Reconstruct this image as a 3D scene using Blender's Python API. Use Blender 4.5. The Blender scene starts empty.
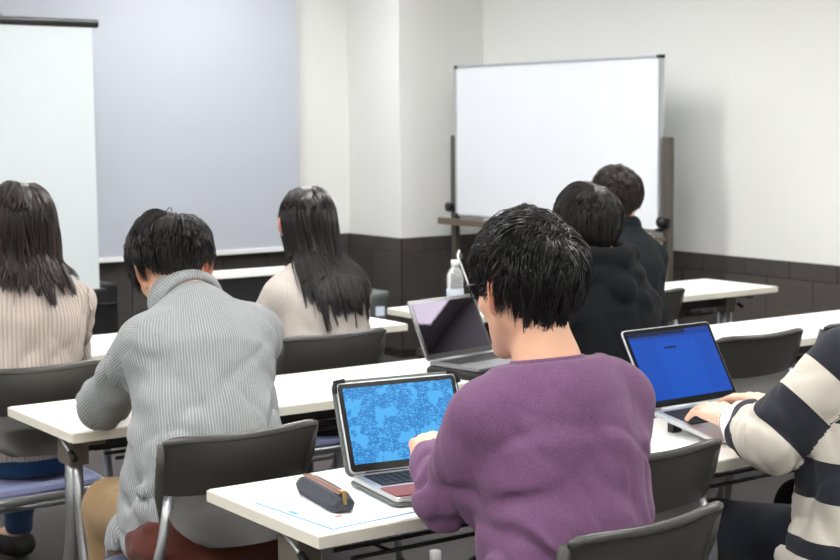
import bpy, bmesh, math, random
import numpy as np
from mathutils import Vector, Matrix

S = bpy.context.scene
COL = S.collection
R = math.radians
PI = math.pi

# ------------------------------------------------------------------ camera
cam_d = bpy.data.cameras.new('camera')
cam_d.sensor_width = 36.0
cam_d.lens = 66.36
cam_d.clip_start = 0.05
cam_d.dof.use_dof = True
cam_d.dof.focus_distance = 2.95
cam_d.dof.aperture_fstop = 9.0
cam = bpy.data.objects.new('camera', cam_d)
COL.objects.link(cam)
_y, _p, _r = R(34.83), R(5.98), R(-0.509)
fw = Vector((math.sin(_y) * math.cos(_p), math.cos(_y) * math.cos(_p), -math.sin(_p)))
rt = Vector((math.cos(_y), -math.sin(_y), 0))
up = rt.cross(fw)
rt, up = rt * math.cos(_r) + up * math.sin(_r), up * math.cos(_r) - rt * math.sin(_r)
m = Matrix((rt, up, -fw)).transposed().to_4x4()
m.translation = Vector((0, 0, 1.463))
cam.matrix_world = m
S.camera = cam

# ------------------------------------------------------------------ world, view
w = bpy.data.worlds.new('world')
S.world = w
w.use_nodes = True
w.node_tree.nodes['Background'].inputs[0].default_value = (0.9, 0.95, 1.0, 1)
w.node_tree.nodes['Background'].inputs[1].default_value = 0.3
S.view_settings.view_transform = 'Standard'
S.view_settings.look = 'None'
S.view_settings.gamma = 1.0
S.view_settings.use_curve_mapping = False
S.view_settings.exposure = 0.0
LIGHT = 23.5            # strength of the fluorescent ceiling panels

# ------------------------------------------------------------------ materials
def srgb(r, g, b):
    def f(c):
        c /= 255.0
        return c / 12.92 if c <= 0.04045 else ((c + 0.055) / 1.055) ** 2.4
    return (f(r), f(g), f(b), 1.0)

class NT:
    """tiny helper around one material's node tree"""
    def __init__(self, name):
        self.m = bpy.data.materials.new(name)
        self.m.use_nodes = True
        self.t = self.m.node_tree
        self.b = self.t.nodes['Principled BSDF']
    def n(self, typ, **kw):
        nd = self.t.nodes.new(typ)
        for k, v in kw.items():
            setattr(nd, k, v)
        return nd
    def l(self, a, b):
        self.t.links.new(a, b)
    def math(self, op, a, b=None, c=None):
        nd = self.n('ShaderNodeMath', operation=op)
        for i, v in enumerate((a, b, c)):
            if v is None:
                continue
            if isinstance(v, (int, float)):
                nd.inputs[i].default_value = v
            else:
                self.l(v, nd.inputs[i])
        return nd.outputs[0]
    def mix(self, fac, a, b, mode='MIX'):
        nd = self.n('ShaderNodeMix', data_type='RGBA', blend_type=mode)
        for idx, v in ((0, fac), (6, a), (7, b)):
            if isinstance(v, (int, float)):
                nd.inputs[idx].default_value = v
            elif isinstance(v, tuple):
                nd.inputs[idx].default_value = v
            else:
                self.l(v, nd.inputs[idx])
        return nd.outputs[2]
    def attr(self, name):
        return self.n('ShaderNodeAttribute', attribute_name=name).outputs['Fac']
    def noise(self, scale, detail=3, rough=0.5, vec=None, stretch=None):
        nd = self.n('ShaderNodeTexNoise')
        nd.inputs['Scale'].default_value = scale
        nd.inputs['Detail'].default_value = detail
        nd.inputs['Roughness'].default_value = rough
        if vec is None:
            vec = self.n('ShaderNodeTexCoord').outputs['Object']
        if stretch:
            mp = self.n('ShaderNodeMapping')
            mp.inputs['Scale'].default_value = stretch
            self.l(vec, mp.inputs['Vector'])
            vec = mp.outputs[0]
        self.l(vec, nd.inputs['Vector'])
        return nd.outputs['Fac']
    def ramp(self, fac, stops, interp='LINEAR'):
        nd = self.n('ShaderNodeValToRGB')
        nd.color_ramp.interpolation = interp
        e = nd.color_ramp.elements
        while len(e) < len(stops):
            e.new(0.5)
        for el, (p, c) in zip(e, stops):
            el.position = p
            el.color = c
        self.l(fac, nd.inputs[0])
        return nd.outputs[0]
    def bump(self, h, strength=0.3, dist=0.002, prev=None):
        nd = self.n('ShaderNodeBump')
        nd.inputs['Strength'].default_value = strength
        nd.inputs['Distance'].default_value = dist
        self.l(h, nd.inputs['Height'])
        if prev is not None:
            self.l(prev, nd.inputs['Normal'])
        return nd.outputs[0]
    def set(self, **kw):
        for k, v in kw.items():
            s = self.b.inputs[k.replace('_', ' ')]
            if isinstance(v, (int, float, tuple)):
                s.default_value = v
            else:
                self.l(v, s)
        return self.m

def plain(name, col, rough=0.5, metal=0.0, var=0.06, scale=25.0, bump=0.0, bscale=200.0, **kw):
    t = NT(name)
    f = t.noise(scale)
    dark = tuple(c * (1 - var) for c in col[:3]) + (1,)
    lite = tuple(min(1, c * (1 + var)) for c in col[:3]) + (1,)
    t.set(Base_Color=t.mix(f, dark, lite), Roughness=rough, Metallic=metal, **kw)
    if bump:
        t.set(Normal=t.bump(t.noise(bscale, 4), bump, 0.001))
    return t.m

M = {}
M['wall'] = plain('wall_paint', srgb(234, 235, 233), 0.75, var=0.015, scale=3, bump=0.08, bscale=160)
M['ceiling'] = plain('ceiling_board', srgb(235, 235, 233), 0.9, var=0.02, scale=6)
M['tile'] = None
t = NT('dado_tile')
oi = t.n('ShaderNodeObjectInfo').outputs['Random']
grain = t.noise(9, 5, 0.6, stretch=(2.5, 2.5, 14))
c = t.mix(grain, srgb(58, 54, 52), srgb(92, 86, 82))
c = t.mix(t.math('MULTIPLY', oi, 0.45), c, srgb(50, 47, 46))
t.set(Base_Color=c, Roughness=0.55, Normal=t.bump(grain, 0.25, 0.003))
M['tile'] = t.m
M['joint'] = plain('tile_joint', srgb(40, 37, 36), 0.9)
t = NT('carpet')
nz = t.noise(260, 4, 0.7)
lg = t.noise(9, 3)
t.set(Base_Color=t.mix(lg, t.mix(nz, srgb(56, 53, 55), srgb(104, 100, 101)), srgb(84, 80, 81)), Roughness=1.0,
      Specular_IOR_Level=0.1, Normal=t.bump(nz, 0.8, 0.004))
M['carpet'] = t.m
M['projwall'] = plain('grey_screen_cloth', srgb(188, 193, 204), 0.6, var=0.02, scale=2)
M['screen_white'] = plain('white_screen_cloth', srgb(208, 216, 219), 0.6, var=0.01, scale=2)
M['white_bar'] = plain('white_plastic', srgb(240, 241, 240), 0.4, var=0.01)
M['black'] = plain('black_plastic', srgb(24, 25, 26), 0.45, var=0.1)
M['rubber'] = plain('black_rubber', srgb(22, 22, 23), 0.75, var=0.1)
M['board'] = plain('whiteboard_enamel', srgb(232, 236, 242), 0.2, var=0.008, scale=2)
M['alu'] = plain('aluminium', srgb(196, 199, 202), 0.32, 0.85, var=0.04)
M['silver'] = plain('silver_tube', srgb(176, 178, 180), 0.28, 0.8, var=0.05)
M['stand'] = plain('brown_grey_steel', srgb(92, 87, 79), 0.45, 0.2, var=0.05)
M['tray'] = plain('bronze_tray', srgb(120, 108, 95), 0.45, 0.2, var=0.05)
M['tabletop'] = plain('white_laminate', srgb(246, 246, 243), 0.38, var=0.008, scale=8)
M['tableedge'] = plain('cream_edge_band', srgb(228, 224, 210), 0.5, var=0.03)
M['bracket'] = plain('taupe_bracket', srgb(128, 120, 108), 0.45, 0.3, var=0.05)
M['beam'] = plain('charcoal_beam', srgb(48, 46, 46), 0.5, 0.1, var=0.08)
M['chair_back'] = plain('charcoal_shell_plastic', srgb(62, 60, 57), 0.42, var=0.05, scale=60, bump=0.12, bscale=500)
M['chair_rim'] = plain('smooth_charcoal_plastic', srgb(70, 69, 67), 0.24, var=0.03)
M['seat_blue'] = plain('blue_seat_fabric', srgb(116, 122, 156), 0.9, var=0.1, scale=300, bump=0.3, bscale=700)
M['lap_alu'] = plain('laptop_aluminium', srgb(200, 202, 204), 0.35, 0.75, var=0.02)
M['lap_grey'] = plain('space_grey_aluminium', srgb(140, 141, 146), 0.35, 0.75, var=0.02)
M['bezel'] = plain('black_bezel', srgb(16, 16, 18), 0.15, var=0.05)
M['keys'] = plain('black_keys', srgb(26, 26, 28), 0.5, var=0.1)
M['case'] = plain('grey_green_case', srgb(92, 98, 95), 0.6, var=0.05)
M['leather'] = plain('red_brown_leather', srgb(128, 52, 46), 0.5, var=0.1, scale=90, bump=0.2)
M['paper'] = plain('white_paper', srgb(246, 248, 250), 0.7, var=0.01)
M['cyan'] = plain('cyan_print', srgb(70, 160, 205), 0.6, var=0.05)
M['redprint'] = plain('red_print', srgb(200, 120, 110), 0.6, var=0.05)
M['felt'] = plain('charcoal_felt', srgb(64, 68, 76), 0.95, var=0.35, scale=420, bump=0.5, bscale=900)
M['copper'] = plain('copper_zip_tape', srgb(124, 84, 66), 0.55, 0.15, var=0.15, scale=300)
M['brass'] = plain('brass', srgb(214, 184, 120), 0.3, 0.8, var=0.05)
M['bin'] = plain('grey_bin', srgb(110, 116, 116), 0.5, var=0.05)
M['label'] = plain('pale_blue_label', srgb(215, 226, 240), 0.6, var=0.02)
M['blueprint'] = plain('blue_plastic', srgb(40, 80, 160), 0.4)
M['orange'] = plain('orange_plastic', srgb(220, 130, 70), 0.4)
M['eye_white'] = plain('eye_white', srgb(230, 226, 222), 0.2, var=0.02)
M['eye_dark'] = plain('dark_iris', srgb(32, 22, 18), 0.1)
M['glasses'] = plain('dark_glasses_frame', srgb(38, 38, 48), 0.3, 0.2)
t = NT('spectacle_lens')
t.set(Base_Color=(0.95, 0.97, 1, 1), Roughness=0.02, Transmission_Weight=1.0, IOR=1.1)
M['lens'] = t.m
t = NT('clear_bottle_plastic')
t.set(Base_Color=(0.95, 0.97, 0.98, 1), Roughness=0.08, Transmission_Weight=0.75, IOR=1.2)
M['pet'] = t.m
t = NT('fluorescent_diffuser')
t.set(Base_Color=(0.9, 0.9, 0.9, 1), Emission_Color=(1.0, 0.985, 0.955, 1), Emission_Strength=LIGHT)
M['lamp'] = t.m

# skin
def skin(name, col):
    t = NT(name)
    lips = t.attr('lips')
    brow = t.attr('brow')
    base = t.mix(t.noise(40, 4), tuple(c * 0.93 for c in col[:3]) + (1,), col)
    red = t.attr('flush')
    base = t.mix(t.math('MULTIPLY', red, 0.55), base, srgb(205, 120, 98))
    base = t.mix(lips, base, srgb(170, 98, 88))
    base = t.mix(brow, base, srgb(40, 32, 30))
    t.set(Base_Color=base, Roughness=0.5, Subsurface_Weight=0.12, Subsurface_Radius=(0.6, 0.25, 0.12),
          Subsurface_Scale=0.012, Normal=t.bump(t.noise(420, 3), 0.12, 0.0006))
    return t.m
M['skin'] = skin('skin', srgb(226, 176, 146))
M['skin_pale'] = skin('skin_pale', srgb(232, 188, 164))

def knit(name, c0, c1, pitch=0.0, depth=0.5, fuzz=420.0, fz=0.35, lines=0.0, sheen=0.12):
    """wool cloth: fine fuzz, optional ribs that follow the garment ('rib' runs across the ribs, in metres)"""
    t = NT(name)
    f1 = t.noise(fuzz, 4, 0.7)
    f2 = t.noise(14, 4, 0.6)
    f1c = t.math('ADD', t.math('MULTIPLY', t.math('SUBTRACT', f1, 0.5), 3.0), 0.5)
    c = t.mix(t.math('ADD', t.math('MULTIPLY', f1c, 0.65), t.math('MULTIPLY', f2, 0.35)), c0, c1)
    nrm = t.bump(f1, fz, 0.0016)
    if pitch:
        s = t.math('SINE', t.math('MULTIPLY', t.attr('rib'), 2 * PI / pitch))
        s = t.math('ADD', t.math('MULTIPLY', s, 0.5), 0.5)
        dark = tuple(x * (1 - lines) for x in c0[:3]) + (1,)
        c = t.mix(t.math('POWER', s, 1.6), dark, c) if lines else c
        nrm = t.bump(s, depth, 0.003, nrm)
    t.set(Base_Color=c, Roughness=0.95, Specular_IOR_Level=0.15, Normal=nrm, Sheen_Weight=sheen, Sheen_Roughness=0.5)
    return t.m

def hairmat(name, dark, mid, lite, rough=0.36):
    t = NT(name)
    r = t.attr('rnd')
    c = t.ramp(r, [(0.0, dark), (0.6, mid), (1.0, lite)])
    t.set(Base_Color=c, Roughness=rough, Specular_IOR_Level=0.55)
    return t.m

# ------------------------------------------------------------------ mesh helpers
def mesh(name, verts, faces, smooth=False):
    me = bpy.data.meshes.new(name)
    me.from_pydata([tuple(v) for v in verts], [], [tuple(f) for f in faces])
    if smooth:
        me.polygons.foreach_set('use_smooth', [True] * len(me.polygons))
    me.update()
    return me

def obj(name, me, mat=None, parent=None, loc=None, rot=None):
    o = bpy.data.objects.new(name, me)
    COL.objects.link(o)
    if mat is not None and me is not None:
        ms = mat if isinstance(mat, (list, tuple)) else [mat]
        if len(me.materials) == 0:
            for x in ms:
                me.materials.append(x)
    if parent is not None:
        o.parent = parent
    if loc is not None:
        o.location = loc
    if rot is not None:
        o.rotation_euler = rot
    return o

def tag(o, label=None, cat=None, group=None, kind=None):
    for k, v in (('label', label), ('category', cat), ('group', group), ('kind', kind)):
        if v:
            o[k] = v
    return o

def empty(name, loc=(0, 0, 0), rz=0.0, label=None, cat=None, group=None):
    o = bpy.data.objects.new(name, None)
    o.empty_display_size = 0.1
    COL.objects.link(o)
    o.location = loc
    o.rotation_euler = (0, 0, rz)
    return tag(o, label, cat, group)

def copy_tree(o, parent=None):
    c = o.copy()
    COL.objects.link(c)
    c.parent = parent
    for ch in list(o.children):
        copy_tree(ch, c)
    return c

class MB:
    """collects simple shapes into one mesh"""
    def __init__(self):
        self.v, self.f, self.sm = [], [], []
    def add(self, v, f, smooth=False):
        b = len(self.v)
        self.v += [tuple(x) for x in v]
        self.f += [tuple(i + b for i in q) for q in f]
        self.sm += [smooth] * len(f)
        return self
    def box(self, c, s, bev=0.0, rot=None):
        """bevelled box; c centre, s full size, rot a Matrix(3x3)"""
        bm = bmesh.new()
        bmesh.ops.create_cube(bm, size=1.0)
        for v in bm.verts:
            v.co = Vector((v.co.x * s[0], v.co.y * s[1], v.co.z * s[2]))
        if bev:
            bmesh.ops.bevel(bm, geom=bm.edges[:], offset=bev, segments=2, profile=0.7, affect='EDGES')
        bm.verts.index_update()
        vs = [(rot @ v.co if rot else v.co) + Vector(c) for v in bm.verts]
        self.add(vs, [[v.index for v in f.verts] for f in bm.faces])
        bm.free()
        return self
    def slab(self, w, d, h, r, c=(0, 0, 0), bev=0.002, seg=6, xf=None):
        """rounded-rectangle slab, w x d x h, corner radius r, centre of the bottom at c"""
        ring = []
        for (cx, cy, a0) in ((w / 2 - r, d / 2 - r, 0), (-w / 2 + r, d / 2 - r, 90), (-w / 2 + r, -d / 2 + r, 180), (w / 2 - r, -d / 2 + r, 270)):
            for i in range(seg + 1):
                a = R(a0 + 90 * i / seg)
                ring.append((cx, cy, math.cos(a), math.sin(a)))
        n = len(ring)
        levels = [(-bev, 0), (0, bev), (0, h - bev), (-bev, h)]
        vs = []
        for (o, z) in levels:
            for (cx, cy, ca, sa) in ring:
                vs.append(Vector((cx + (r + o) * ca + c[0], cy + (r + o) * sa + c[1], z + c[2])))
        if xf:
            vs = [xf @ v for v in vs]
        fs = [list(range(n))[::-1], [3 * n + i for i in range(n)]]
        for k in range(3):
            for i in range(n):
                j = (i + 1) % n
                fs.append((k * n + i, k * n + j, (k + 1) * n + j, (k + 1) * n + i))
        return self.add(vs, fs)
    def tube(self, pts, rad, seg=10, caps=True, flat=None):
        """swept tube; rad number or list; flat=(axis, factor) squeezes the section"""
        pts = [Vector(p) for p in pts]
        n = len(pts)
        rs = rad if isinstance(rad, (list, tuple)) else [rad] * n
        tans = []
        for i in range(n):
            a, b = pts[max(0, i - 1)], pts[min(n - 1, i + 1)]
            tans.append((b - a).normalized())
        ref = Vector((0, 0, 1)) if abs(tans[0].z) < 0.9 else Vector((1, 0, 0))
        nrm = (ref - tans[0] * ref.dot(tans[0])).normalized()
        vs = []
        for i in range(n):
            nrm = (nrm - tans[i] * nrm.dot(tans[i])).normalized()
            bn = tans[i].cross(nrm)
            for k in range(seg):
                a = 2 * PI * k / seg
                d = nrm * math.cos(a) * rs[i] + bn * math.sin(a) * rs[i]
                if flat:
                    ax = Vector(flat[0]).normalized()
                    d -= ax * d.dot(ax) * (1 - flat[1])
                vs.append(pts[i] + d)
        fs = []
        for i in range(n - 1):
            for k in range(seg):
                j = (k + 1) % seg
                fs.append((i * seg + k, i * seg + j, (i + 1) * seg + j, (i + 1) * seg + k))
        if caps:
            fs.append(tuple(range(seg))[::-1])
            fs.append(tuple((n - 1) * seg + k for k in range(seg)))
        return self.add(vs, fs, True)
    def lathe(self, prof, seg=24, c=(0, 0, 0)):
        vs, fs = [], []
        for (r, z) in prof:
            for k in range(seg):
                a = 2 * PI * k / seg
                vs.append((c[0] + r * math.cos(a), c[1] + r * math.sin(a), c[2] + z))
        for i in range(len(prof) - 1):
            for k in range(seg):
                j = (k + 1) % seg
                fs.append((i * seg + k, i * seg + j, (i + 1) * seg + j, (i + 1) * seg + k))
        fs.append(tuple(range(seg))[::-1])
        fs.append(tuple((len(prof) - 1) * seg + k for k in range(seg)))
        return self.add(vs, fs, True)
    def me(self, name='part'):
        me = mesh(name, self.v, self.f)
        me.polygons.foreach_set('use_smooth', self.sm)
        return me
    def build(self, name, mat, parent=None, loc=None, rot=None):
        return obj(name, self.me(name), mat, parent, loc, rot)

def bend(pts, r=0.04, n=5):
    """round the corners of a polyline"""
    pts = [Vector(p) for p in pts]
    out = [pts[0]]
    for i in range(1, len(pts) - 1):
        a, b, c = pts[i - 1], pts[i], pts[i + 1]
        d1, d2 = (a - b), (c - b)
        q = min(r, d1.length * 0.45, d2.length * 0.45)
        p0, p2 = b + d1.normalized() * q, b + d2.normalized() * q
        for k in range(n + 1):
            t_ = k / n
            out.append(p0 * (1 - t_) ** 2 + b * 2 * t_ * (1 - t_) + p2 * t_ ** 2)
    out.append(pts[-1])
    return out

# ------------------------------------------------------------------ the room
XL, XR, YB, YF, ZC = -2.2, 5.9, -2.6, 8.35, 2.62
YP, XP = 7.77, 5.267            # pillar front face, pillar left face
DADO = 0.737

def struct(name, mb, mat, parent=None):
    o = mb.build(name, mat, parent)
    if parent is None:
        o['kind'] = 'structure'
    return o

struct('floor', MB().box(((XL + XR) / 2, (YB + YF) / 2, -0.05), (XR - XL + 0.4, YF - YB + 0.4, 0.1)), M['carpet'])
ceil = struct('ceiling', MB().box(((XL + XR) / 2, (YB + YF) / 2, ZC + 0.06), (XR - XL + 0.4, YF - YB + 0.4, 0.1)), M['ceiling'])
wf = struct('wall_front', MB().box(((XL + XR) / 2, YF + 0.06, ZC / 2), (XR - XL + 0.2, 0.12, ZC)), M['wall'])
wr = struct('wall_right', MB().box((XR + 0.06, (YB + YF) / 2, ZC / 2), (0.12, YF - YB, ZC)), M['wall'])
struct('wall_left', MB().box((XL - 0.06, (YB + YF) / 2, ZC / 2), (0.12, YF - YB, ZC)), M['wall'])
struct('wall_back', MB().box(((XL + XR) / 2, YB - 0.06, ZC / 2), (XR - XL + 0.2, 0.12, ZC)), M['wall'])
wp = struct('wall_pillar', MB().box(((XP + XR) / 2, (YP + YF) / 2, ZC / 2), (XR - XP, YF - YP, ZC), 0.004), M['wall'])

# dado of dark stone tiles: a narrow border course above square tiles, each tile its own piece
tile_cache = {}
def tile(parent, p, wdt, hgt, axis):
    key = (round(wdt, 3), round(hgt, 3), axis)
    if key not in tile_cache:
        s = (wdt - 0.004, 0.012, hgt - 0.004) if axis == 'x' else (0.012, wdt - 0.004, hgt - 0.004)
        me = MB().box((0, 0, 0), s, 0.0015).me('tile')
        me.materials.append(M['tile'])
        tile_cache[key] = me
    o = obj('tile', tile_cache[key], None, parent, p)
    return o

def dado(parent, axis, a0, a1, fixed, sgn, name):
    """tiles from a0 to a1 along x or y on the plane 'fixed', facing sgn"""
    L = a1 - a0
    mbk = MB()
    if axis == 'x':
        mbk.box(((a0 + a1) / 2 + 0.01, fixed + sgn * 0.004, DADO / 2), (L + 0.02, 0.008, DADO - 0.002))
    else:
        mbk.box((fixed + sgn * 0.004, (a0 + a1) / 2 + 0.01, DADO / 2), (0.008, L + 0.02, DADO - 0.002))
    mbk.build('dado_backing', M['joint'], parent)
    off = fixed + sgn * 0.010
    for (z0, z1, sh) in ((0.65, DADO, 0.15), (0.35, 0.65, 0.0), (0.05, 0.35, 0.0)):
        s = a0 - sh
        while s < a1 - 1e-4:
            b0, b1 = max(s, a0), min(s + 0.3, a1)
            if b1 - b0 > 0.02:
                mid = (b0 + b1) / 2
                p = (mid, off, (z0 + z1) / 2) if axis == 'x' else (off, mid, (z0 + z1) / 2)
                tile(parent, p, b1 - b0, z1 - z0, axis)
            s += 0.3
    return mbk

dado(wf, 'x', 1.65, XP - 0.018, YF, -1, 'front')
dado(wp, 'x', XP, XR - 0.018, YP, -1, 'pillar')
dado(wp, 'y', YP - 0.014, YF - 0.018, XP, -1, 'pillar side')
dado(wr, 'y', 2.99, YP - 0.018, XR, -1, 'right')
bb = MB().box(((XP + XL) / 2, YF - 0.01, 0.026), (XP - XL - 0.04, 0.02, 0.05))
struct('baseboard_front', bb, M['black'])
struct('baseboard_right', MB().box((XR - 0.01, (YP + YB) / 2, 0.026), (0.02, YP - YB - 0.06, 0.05)), M['black'])

# ceiling lights: recessed twin-tube panels in rows, plus extra ones off the rows
light_xy = [(x, y) for y in (-1.4, 0.5, 2.4, 4.3, 6.2) for x in (-1.1, 0.9, 2.9) if (x, y) != (0.9, 6.2)] + [(5.1, 2.4), (3.9, 4.5), (3.9, 5.9), (4.1, 7.4)]  # first extra reflects in the dark screen; the rest added to brighten far walls
lproto = None
for (x, y) in light_xy:
    if lproto is None:
        lproto = empty('ceiling_light', (x, y, ZC), 0, 'white recessed fluorescent panel in the ceiling above the desks', 'ceiling light', 'fluorescent ceiling panels')
        fr = MB()
        for (cx, cy, sx, sy) in ((0, 0.165, 1.26, 0.03), (0, -0.165, 1.26, 0.03), (0.615, 0, 0.03, 0.3), (-0.615, 0, 0.03, 0.3)):
            fr.box((cx, cy, 0.0), (sx, sy, 0.03), 0.003)
        fr.build('frame', M['white_bar'], lproto)
        MB().box((0, 0, -0.004), (1.2, 0.3, 0.012), 0.002).build('diffuser', M['lamp'], lproto)
    else:
        c_ = copy_tree(lproto)
        c_.location = (x, y, ZC)

# grey projection cloth across the front wall, white weight bar along its lower edge
ps = empty('wall_projection_screen', (3.0, YF - 0.1, 0.66), 0, 'wide pale grey pull-down projection screen with a white bottom bar on the front wall', 'projection screen')
MB().box((0.02, 0.0, 0.985), (3.64, 0.006, 1.93)).build('screen_cloth', M['projwall'], ps)
MB().box((0.02, 0.0, 0.012), (3.66, 0.03, 0.028), 0.004).build('bottom_bar', M['white_bar'], ps)
MB().box((0.02, 0.02, 1.91), (3.72, 0.09, 0.09), 0.008).build('roller_housing', M['white_bar'], ps)

# portable white screen on a floor stand
fs_ = empty('portable_screen', (2.2, 7.35, 0), 0, 'white portable projection screen with a black top bar standing at the left', 'projection screen')
MB().box((0.0, 0, 1.27), (1.86, 0.004, 1.32)).build('screen_cloth', M['screen_white'], fs_)
rt_ = MB().tube([(-0.96, 0, 1.96), (0.96, 0, 1.945)], 0.021, 14)
tb = rt_.build('top_bar', M['black'], fs_)
MB().tube(bend([(0.15, -0.005, 1.975), (0.45, -0.005, 1.985), (0.475, -0.005, 1.972)], 0.01), 0.0022, 6).build('hook_wire', M['black'], tb)
MB().box((0, 0.0, 0.58), (1.92, 0.06, 0.07), 0.01).build('case_bar', M['black'], fs_)
MB().tube([(0, 0.05, 0.03), (0, 0.05, 1.97)], 0.014, 12).build('mast', M['black'], fs_)
for sx in (-1, 1):
    MB().tube(bend([(0, 0.05, 0.3), (sx * 0.35, 0.0, 0.06), (sx * 0.5, -0.03, 0.015)], 0.06), 0.011, 10).build('foot', M['black'], fs_)
MB().tube(bend([(0, 0.05, 0.3), (0, 0.3, 0.06), (0, 0.4, 0.015)], 0.06), 0.011, 10).build('foot', M['black'], fs_)

# ------------------------------------------------------------------ whiteboard on its stand
wb = empty('whiteboard', (5.51, 6.64, 0), 0, 'large wheeled whiteboard with brown-grey steel posts by the right wall', 'whiteboard')
Wd, z0, z1 = 1.755, 0.875, 1.767
MB().box((0, 0, (z0 + z1) / 2), (0.022, Wd - 0.02, z1 - z0 - 0.02)).build('panel', M['board'], wb)
fr = MB()
for (cy, cz, sy, sz) in ((0, z1 - 0.006, Wd, 0.014), (0, z0 + 0.006, Wd, 0.014), (-Wd / 2 + 0.006, (z0 + z1) / 2, 0.014, z1 - z0), (Wd / 2 - 0.006, (z0 + z1) / 2, 0.014, z1 - z0)):
    fr.box((0, cy, cz), (0.032, sy, sz), 0.003)
fo = fr.build('frame', M['alu'], wb)
for sy in (-1, 1):
    for zz in (z0, z1):
        MB().box((0, sy * (Wd / 2 - 0.012), zz + (0.006 if zz == z0 else -0.006)), (0.036, 0.028, 0.018), 0.004).build('corner_cap', M['black'], fo)
for sy, yy in ((-1, -0.897), (1, 0.940)):
    p_ = MB().box((0.03, yy, 0.72), (0.035, 0.045, 1.27), 0.005).build('post', M['stand'], wb)
    MB().box((0.005, yy - 0.0, 0.92), (0.02, 0.07, 0.05), 0.006).build('clamp', M['black'], p_)
    MB().tube([(-0.03, yy, 0.925), (-0.008, yy, 0.925)], [0.028, 0.024], 14).build('knob', M['black'], p_)
    MB().box((0.03, yy, 0.06), (0.56, 0.05, 0.045), 0.006).build('foot', M['stand'], wb)
    for sx in (-1, 1):
        MB().tube([(0.03 + sx * 0.25, yy - 0.012, 0.026), (0.03 + sx * 0.25, yy + 0.012, 0.026)], 0.025, 14).build('caster', M['rubber'], wb)
MB().box((-0.035, 0.03, 0.835), (0.10, 1.87, 0.022), 0.004).build('pen_tray', M['tray'], wb)
MB().box((-0.08, 0.03, 0.85), (0.01, 1.87, 0.03), 0.003).build('tray_lip', M['tray'], wb)
MB().box((0.03, 0.034, 0.3), (0.03, 1.86, 0.05), 0.005).build('crossbar', M['stand'], wb)
def marker(y, col, lab, cap):
    e = empty('marker_pen', (5.465, y, 0.855), 0, lab, 'marker', 'pens on the whiteboard tray')
    MB().tube([(0, -0.045, 0), (0, 0.06, 0)], 0.008, 10).build('barrel', M['white_bar'], e)
    MB().tube([(0, -0.085, 0), (0, -0.045, 0)], 0.0095, 10).build('cap', cap, e)
marker(5.86, 0, 'white marker with an orange cap on the whiteboard tray', M['orange'])
marker(6.0, 0, 'white marker with a black cap on the whiteboard tray', M['black'])
er = empty('board_eraser', (5.462, 6.16, 0.8465), 0, 'blue board eraser lying on the whiteboard tray', 'eraser')
MB().box((0, 0, 0.010), (0.05, 0.12, 0.02), 0.003).build('felt_pad', M['felt'], er)
MB().box((0, 0, 0.032), (0.05, 0.12, 0.024), 0.005).build('grip', M['blueprint'], er)

# ------------------------------------------------------------------ tables
TW, TD, TZ = 1.80, 0.45, 0.70
def make_table():
    e = empty('training_table', (0, 0, 0))
    tp = MB().box((0, 0, TZ - 0.013), (TW - 0.006, TD - 0.006, 0.026), 0.003).build('table_top', M['tabletop'], e)
    ed = MB()
    for (cx, cy, sx, sy) in ((0, TD / 2 - 0.0015, TW, 0.003), (0, -TD / 2 + 0.0015, TW, 0.003), (TW / 2 - 0.0015, 0, 0.003, TD - 0.006), (-TW / 2 + 0.0015, 0, 0.003, TD - 0.006)):
        ed.box((cx, cy, TZ - 0.0145), (sx, sy, 0.023))
    ed.build('edge_band', M['tableedge'], tp)
    MB().box((0, 0.03, TZ - 0.075), (TW - 0.22, 0.05, 0.055), 0.006).build('beam', M['beam'], e)
    sh = MB()
    for yy in (-0.02, 0.05, 0.12, 0.17):
        sh.tube([(-TW / 2 + 0.2, yy, 0.575), (TW / 2 - 0.2, yy, 0.575)], 0.005, 6)
    for xx in (-0.6, 0.0, 0.6):
        sh.tube([(xx, -0.02, 0.572), (xx, 0.17, 0.572)], 0.004, 6)
    sh.build('wire_shelf', M['beam'], e)
    for s in (-1, 1):
        x = s * (TW / 2 - 0.095)
        br = MB().box((x, 0.0, TZ - 0.04), (0.05, 0.30, 0.028), 0.006).box((x, 0.01, TZ - 0.085), (0.055, 0.085, 0.09), 0.01).build('bracket', M['bracket'], e)
        MB().tube([(x - s * -0.03, -0.05, TZ - 0.09), (x - s * -0.03, 0.03, TZ - 0.05)], 0.006, 8).build('lever', M['alu'], br)
        MB().tube([(x - s * -0.03, -0.075, TZ - 0.102), (x - s * -0.03, -0.045, TZ - 0.087)], 0.008, 8).build('lever_tip', M['black'], br)
        lg = MB().tube(bend([(x, 0.02, TZ - 0.09), (x, 0.03, 0.36), (x, 0.14, 0.10), (x, 0.22, 0.045)], 0.10, 7), 0.023, 12, flat=((1, 0, 0), 0.75)).build('leg', M['silver'], e)
        MB().tube([(x, 0.205, 0.02), (x, 0.235, 0.02)], 0.02, 12).box((x, 0.22, 0.036), (0.03, 0.03, 0.02), 0.004).build('caster', M['rubber'], lg)
        lg = MB().tube(bend([(x, -0.01, TZ - 0.09), (x, -0.03, 0.36), (x, -0.14, 0.10), (x, -0.20, 0.045)], 0.10, 7), 0.018, 12, flat=((1, 0, 0), 0.75)).build('leg', M['silver'], e)
        MB().tube([(x, -0.185, 0.02), (x, -0.215, 0.02)], 0.02, 12).box((x, -0.20, 0.036), (0.03, 0.03, 0.02), 0.004).build('caster', M['rubber'], lg)
    return e

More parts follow.
